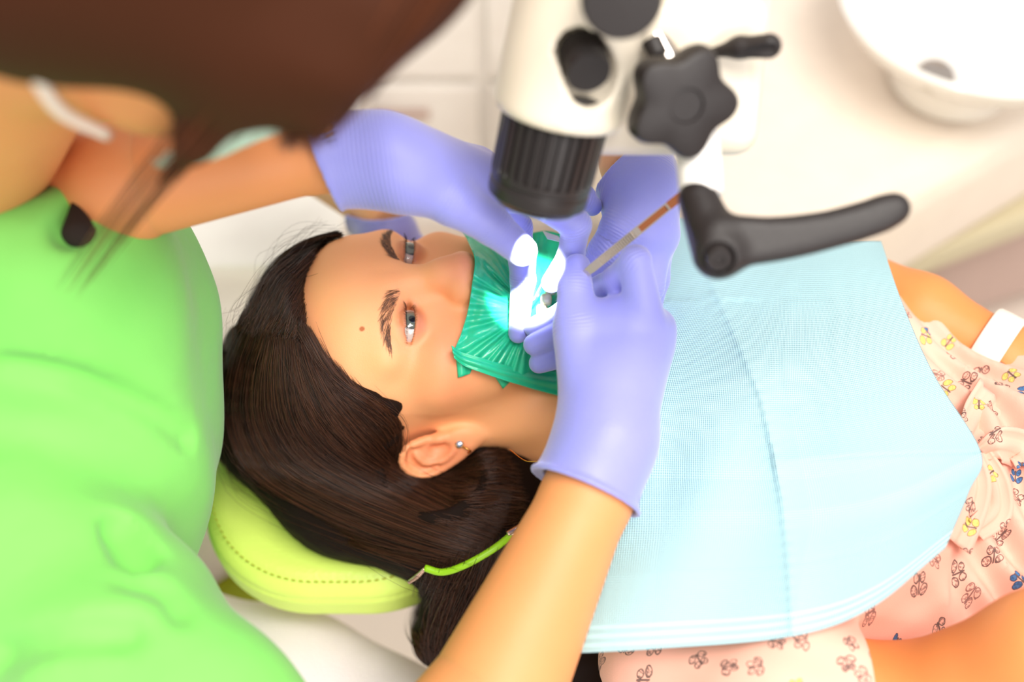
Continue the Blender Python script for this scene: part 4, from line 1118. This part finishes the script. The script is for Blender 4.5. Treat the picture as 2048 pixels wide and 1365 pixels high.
pk = hit(sc0, [(232, 1062), (268, 1115)], d0=.4, fallback=None)[0]
nt = hit(sc0, [(150, 400), (135, 462), (168, 462)], d0=.4, fallback=None)[0]
def scrub_sdf(p):
    d = sc0(p)
    for P_, r in cr_pts: d = smax(d, -chain(p, list(P_), [r*1.25]*len(P_), .002), .006)
    d = smax(d, -cone(p, pk[0]+FW*.006, pk[1]+FW*.006, .012, .014), .005)
    d = smax(d, -chain(p, [nt[0], nt[1]], [.004, .011], .002), .004)
    d = smax(d, -ell(p, px(0, 285, .64), (.034, .034, .034)), .008)
    d = smax(d, -((p-px(560, 1600, .61))@(-RT)) - 1.0, .002)
    return d
VS, FS = surface(scrub_sdf, *bounds([px(-300, 600, .82), px(-270, 400, .78), px(-60, 1250, 1.0), px(560, 1640, .61), px(-100, 800, .85), px(108, 660, .75), px(20, 420, .8)], .16), .0042)
npmesh('scrub_top', VS, FS, M['scrub'], dentist)
sdf('neck_notch_shade', lambda p: cone(p, nt[0]+FW*.001, (nt[1]+nt[2])/2+FW*.004, .002, .0095), *bounds(nt, .03), .0015, M['dark'], dentist)  # dark blob standing in for the shade inside the neck notch
nc = tube('necklace', [px(20, 300, .66), px(60, 330, .655), px(88, 352, .652), px(70, 380, .655), px(20, 380, .66)], .0012, M['gold'], None, n=30, sides=8)
tag(nc, 'fine gold chain at the open collar of the green scrubs', 'necklace')

# trousers
def tr(p):
    d = chain(p, [px(150, 1330, 1.0), px(330, 1378, .97), px(560, 1415, .96), px(950, 1590, .93)], [.085, .083, .080, .074], .02)
    e = chain(p, [px(150, 1120, 1.10), px(360, 1100, 1.11), px(490, 1072, 1.14)], [.055, .042, .032], .02)
    return np.minimum(d, e)+nz(p, 30, 4)*0.0015
VQ, FQ = surface(tr, *bounds([px(150, 1330, 1.0), px(950, 1590, .93), px(560, 1085, 1.13), px(150, 1120, 1.1)], .09), .005)
npmesh('trousers', VQ, FQ, M['trousers'], dentist)
stl = thing('stool', 'olive seated stool under the white trousers at lower left', 'stool', (-.36, -.05, 0))
sc_ = pz(250, 1222, .61)
lathe('seat', [(.001, -.05), (.14, -.05), (.158, -.04), (.163, -.02), (.158, -.004), (.14, .004), (.001, .004)], sc_, (0, 0, 1), M['olive'], stl, 64)
lathe('column', [(.025, .06), (.025, .56)], (sc_[0], sc_[1], 0), (0, 0, 1), M['chrome'], stl, 32)
lathe('base', [(.20, 0), (.21, .01), (.20, .02), (.04, .06), (.001, .06)], (sc_[0], sc_[1], 0), (0, 0, 1), M['white_plastic'], stl, 48)

# mask with its ear loops
def mask(p):
    q = tod(p)
    d = np.abs(smin(smin(head_sdf(q), ell(q, hd(0, 8.0, -1.5), hd(2.6, 4.4, 3.6)), .03), ell(q, hd(0, 6, -5), hd(4.6, 4, 4)), .03)-.004)-.0011
    r = ell(q, hd(0, 7.5, -3.6), hd(6.3, 7.0, 4.9))
    return smax(d, r, .002)
VM, FM = surface(mask, *bounds([fromd(-7, 2, -10), fromd(7, 14, 3), fromd(7, 2, -10), fromd(-7, 14, 3)], .02), .0028)
npmesh('face_mask', VM, FM, M['mask'], dentist)
for s in (1, -1):
    tube('ear_loop', [fromd(s*5.6, 5.6, -1.0), fromd(s*7.0, 2.5, .8), fromd(s*8.2, -1.5, 1.8), fromd(s*8.3, -2.5, -.5), fromd(s*7.0, 1.0, -4.2), fromd(s*5.2, 4.5, -6.0)], .0030, M['strap'], dentist, n=40, sides=8)

# chestnut hair: cap, and long locks falling forward over the cheek
def dh(p):
    q = tod(p)
    d = ell(q, hd(0, -2.4, 5.0), hd(8.6, 9.8, 9.2))
    X = q.copy(); X[:, 0] = np.abs(X[:, 0])
    d = smax(d, -smin(ell(q, hd(0, 9.2, 0.5), hd(7.8, 9.0, 8.0)), ell(X, hd(7.4, 4.0, -4.6), hd(4.0, 5.2, 6.2)), .02), .008)
    d = smin(d, ell(q, hd(5.2, -4.2, 1.0), hd(4.2, 5.6, 6.0)), .02)
    d = smin(d, chain(p, [px(800, -120, .44), px(728, 0, .44), px(675, 110, .445), px(635, 205, .46), px(600, 255, .475)], [.026, .0225, .0170, .0100, .004], .01), .02)
    d = smin(d, chain(p, [px(560, -60, .45), px(545, 60, .45), px(480, 170, .46), px(390, 290, .475), px(300, 395, .50)], [.034, .0230, .0100, .0060, .0015], .01), .02)
    d = smin(d, chain(p, [px(100, -60, .45), px(450, -50, .45), px(800, -120, .44)], [.04, .045, .03], .02), .03)
    return d
VX, FX = surface(dh, *bounds([fromd(-10, -13, -5), fromd(10, 8, 17), fromd(-10, -13, 17), fromd(10, -13, 17), fromd(-10, 8, 17), fromd(10, -13, -6), px(830, -120, .44), px(300, 400, .5), px(-100, -150, .45)], .04), .0035)
dhm = npmesh('hair', VX, FX, M['dentist_hair_base'], dentist)
def lockset(rows, n, K, j):
    G = np.array([spline([px(*c) for c in r], K) for r in rows]); m = len(G)
    s = RNG.random(n)*(m-1.001); i = s.astype(int); u = (s-i)[:, None, None]
    P = G[i]*(1-u)+G[i+1]*u+RNG.normal(size=(n, 1, 3))*j*np.linspace(1, .7, K)[None, :, None]
    return P
r1 = [[(880, -60, .42), (800, 60, .43), (720, 180, .45), (640, 280, .47)], [(760, -60, .42), (700, 70, .43), (650, 180, .45), (600, 290, .47)], [(660, -60, .42), (640, 80, .43), (600, 190, .45), (560, 290, .47)]]
r2 = [[(620, -40, .43), (560, 90, .44), (440, 240, .46), (280, 420, .52), (180, 560, .58)], [(540, -40, .43), (500, 90, .44), (390, 230, .46), (250, 400, .52), (120, 580, .58)]]
st = np.concatenate([lockset(r1, 500, 16, .003), lockset(r2, 26, 16, .005)])
strands('hair_strands', st, .00028*np.r_[np.ones(12), .8, .6, .4, .2], M['dentist_hair'], dhm)

# ------------------------------------------------------------------ dental chair
chair = thing('dental_chair', 'lime green vinyl dental chair with stitched headrest cushion under the dark hair', 'dental chair', (0.4, 0.0, 0))
def rrect(p, c, hx, hy, rc):
    q = np.abs(p[:, :2]-np.asarray(c)[:2])-np.array([hx-rc, hy-rc])
    return np.sqrt((np.maximum(q, 0)**2).sum(1))+np.minimum(q.max(1), 0)-rc
def cushion(p, c, hx, hy, hz, rc, er, seam=True, dip=0.0):
    a = rrect(p, c, hx, hy, rc); z = p[:, 2]-c[2]
    z = z+dip*np.exp(-(((p[:, 1]-c[1])/(hy*.6))**2))
    b = np.abs(z)-hz
    w_ = np.stack([a+er, b+er], 1); d = np.sqrt((np.maximum(w_, 0)**2).sum(1))+np.minimum(w_.max(1), 0)-er
    if seam:
        d = np.where(True, d+0.0016*np.exp(-((z-hz*.45)/0.0016)**2), d)
    return d
HC = np.array([-.088, .032, .818])
hr = sdf('headrest', lambda p: cushion(p, HC, .116, .146, .030, .095, .022, True, .012), HC-np.array([.14, .17, .05]), HC+np.array([.14, .17, .05]), .002, M['headrest'], chair)
# stitches beside the seam
V = []; F = []
for i in range(150):
    t = 2*math.pi*i/150; dx_, dy2 = math.cos(t), math.sin(t)
    r = 0.0
    lo_, hi_ = 0, .25
    for _ in range(24):
        mid = (lo_+hi_)/2
        v = rrect(np.array([[HC[0]+dx_*mid, HC[1]+dy2*mid, 0]]), HC, .1065, .1365, .09)[0]
        if v < 0: lo_ = mid
        else: hi_ = mid
    c = np.array([HC[0]+dx_*lo_, HC[1]+dy2*lo_, HC[2]+.0285]); tn = np.array([-dy2, dx_, 0]); nn = np.array([dx_, dy2, 0]); k0 = len(V)
    for a in (-1, 1):
        for b in (-1, 1):
            for e in (-1, 1): V.append(c+tn*a*.0016+nn*b*.0004+np.array([0, 0, e*.0009]))
    F += [tuple(k0+j for j in q) for q in [(0, 1, 3, 2), (4, 6, 7, 5), (0, 4, 5, 1), (2, 3, 7, 6), (0, 2, 6, 4), (1, 5, 7, 3)]]
mesh('stitching', V, F, M['olive'], hr, smooth=False)
bc = np.array([.52, -.03, .760])
sdf('backrest', lambda p: cushion(p, bc, .40, .21, .045, .08, .03, True, .01), bc-np.array([.43, .24, .07]), bc+np.array([.43, .24, .07]), .006, M['headrest'], chair)
box('headrest_bracket', (.08, .03, .765), (.12, .03, .012), M['chrome'], chair, .004)
box('frame', (.55, 0, .70), (.34, .15, .03), M['white_plastic'], chair, .01)
box('lift_column', (.65, 0, .36), (.12, .10, .33), M['white_plastic'], chair, .02)
box('base_plate', (.65, 0, .02), (.35, .22, .02), M['white_plastic'], chair, .01)

# ------------------------------------------------------------------ treatment unit with spittoon bowl
unit = thing('dental_unit', 'cream dental unit cabinet with a spittoon bowl, behind the chair at upper right', 'dental unit', tuple(pz(1900, 300, 0.0)))
def slab(name, a, b, back, z0, z1, mat, bev=.01, ext=(0, 0)):
    A_, B_ = pz(*a, z0 if len(a) == 2 else 0), pz(*b, z0)
    u = (B_-A_)/np.linalg.norm(B_-A_); n_ = np.array([-u[1], u[0], 0])
    A_, B_ = A_-u*ext[0], B_+u*ext[1]
    c = (A_+B_)/2+n_*back/2; c[2] = (z0+z1)/2
    R_ = np.stack([u, n_, np.array([0, 0, 1.])], 1)
    return box(name, c, (np.linalg.norm(B_-A_)/2, back/2, (z1-z0)/2), mat, unit, bev, R_)
slab('console', (1812, 557), (2048, 415), .55, .45, .66, M['cream'], .045, (.30, .5))
slab('ledge', (1812, 566), (2048, 472), .52, .40, .45, M['tan'], .008, (.10, .5))
slab('plinth', (1860, 650), (2048, 588), .45, .12, .40, M['mauve'], .01, (.05, .5))
bc2 = pz(1968, -8, .80)
lathe('spittoon_bowl', [(.06, -.135), (.075, -.13), (.085, -.10), (.110, -.06), (.150, -.035), (.166, -.012), (.170, -.002), (.166, .002), (.158, -.003), (.150, -.014), (.120, -.035), (.07, -.055), (.03, -.062), (.001, -.063)], bc2, (0, 0, 1), M['ceramic'], unit, 96)
dp = pz(1872, 150, .780)
lathe('drain_cover', [(.001, .003), (.018, .003), (.022, .0), (.023, -.003)], dp, (0, -.25, 1), M['chrome'], unit, 40)
tube('cup_filler', [bc2+np.array([.10, .16, -.06]), bc2+np.array([.10, .15, .12]), bc2+np.array([.06, .08, .17]), bc2+np.array([.03, .03, .14])], .008, M['chrome'], unit, n=30)
# low cabinets along the far side
cab = thing('storage_cabinet', 'white storage cabinet with grey drawer gaps, blurred behind the microscope', 'cabinet', (-.1, 1.1, 0))
box('carcass', (-.15, 1.25, .36), (.55, .28, .36), M['white_plastic'], cab, .012)
for k in range(3):
    d_ = box('drawer', (-.42+k*.28, .962, .50), (.132, .012, .10), M['white_plastic'], cab, .004)
    box('handle', (-.42+k*.28, .940, .56), (.05, .006, .006), M['mauve'], d_, .002)
    d_ = box('drawer', (-.42+k*.28, .962, .24), (.132, .012, .14), M['white_plastic'], cab, .004)
    box('handle', (-.42+k*.28, .940, .33), (.05, .006, .006), M['mauve'], d_, .002)
tray = thing('instrument_tray', 'pale grey instrument tray on the white storage cabinet', 'tray', (-.1, 1.2, .72))
box('tray_body', (-.08, 1.15, .727), (.16, .10, .006), M['mauve'], tray, .004)
side = thing('side_counter', 'low white counter beyond the head of the woman lying down', 'counter', (-.75, .75, 0))
box('worktop', (-.62, .66, .585), (.46, .26, .015), M['white_plastic'], side, .006)
box('carcass', (-.62, .68, .285), (.44, .24, .285), M['white_plastic'], side, .006)
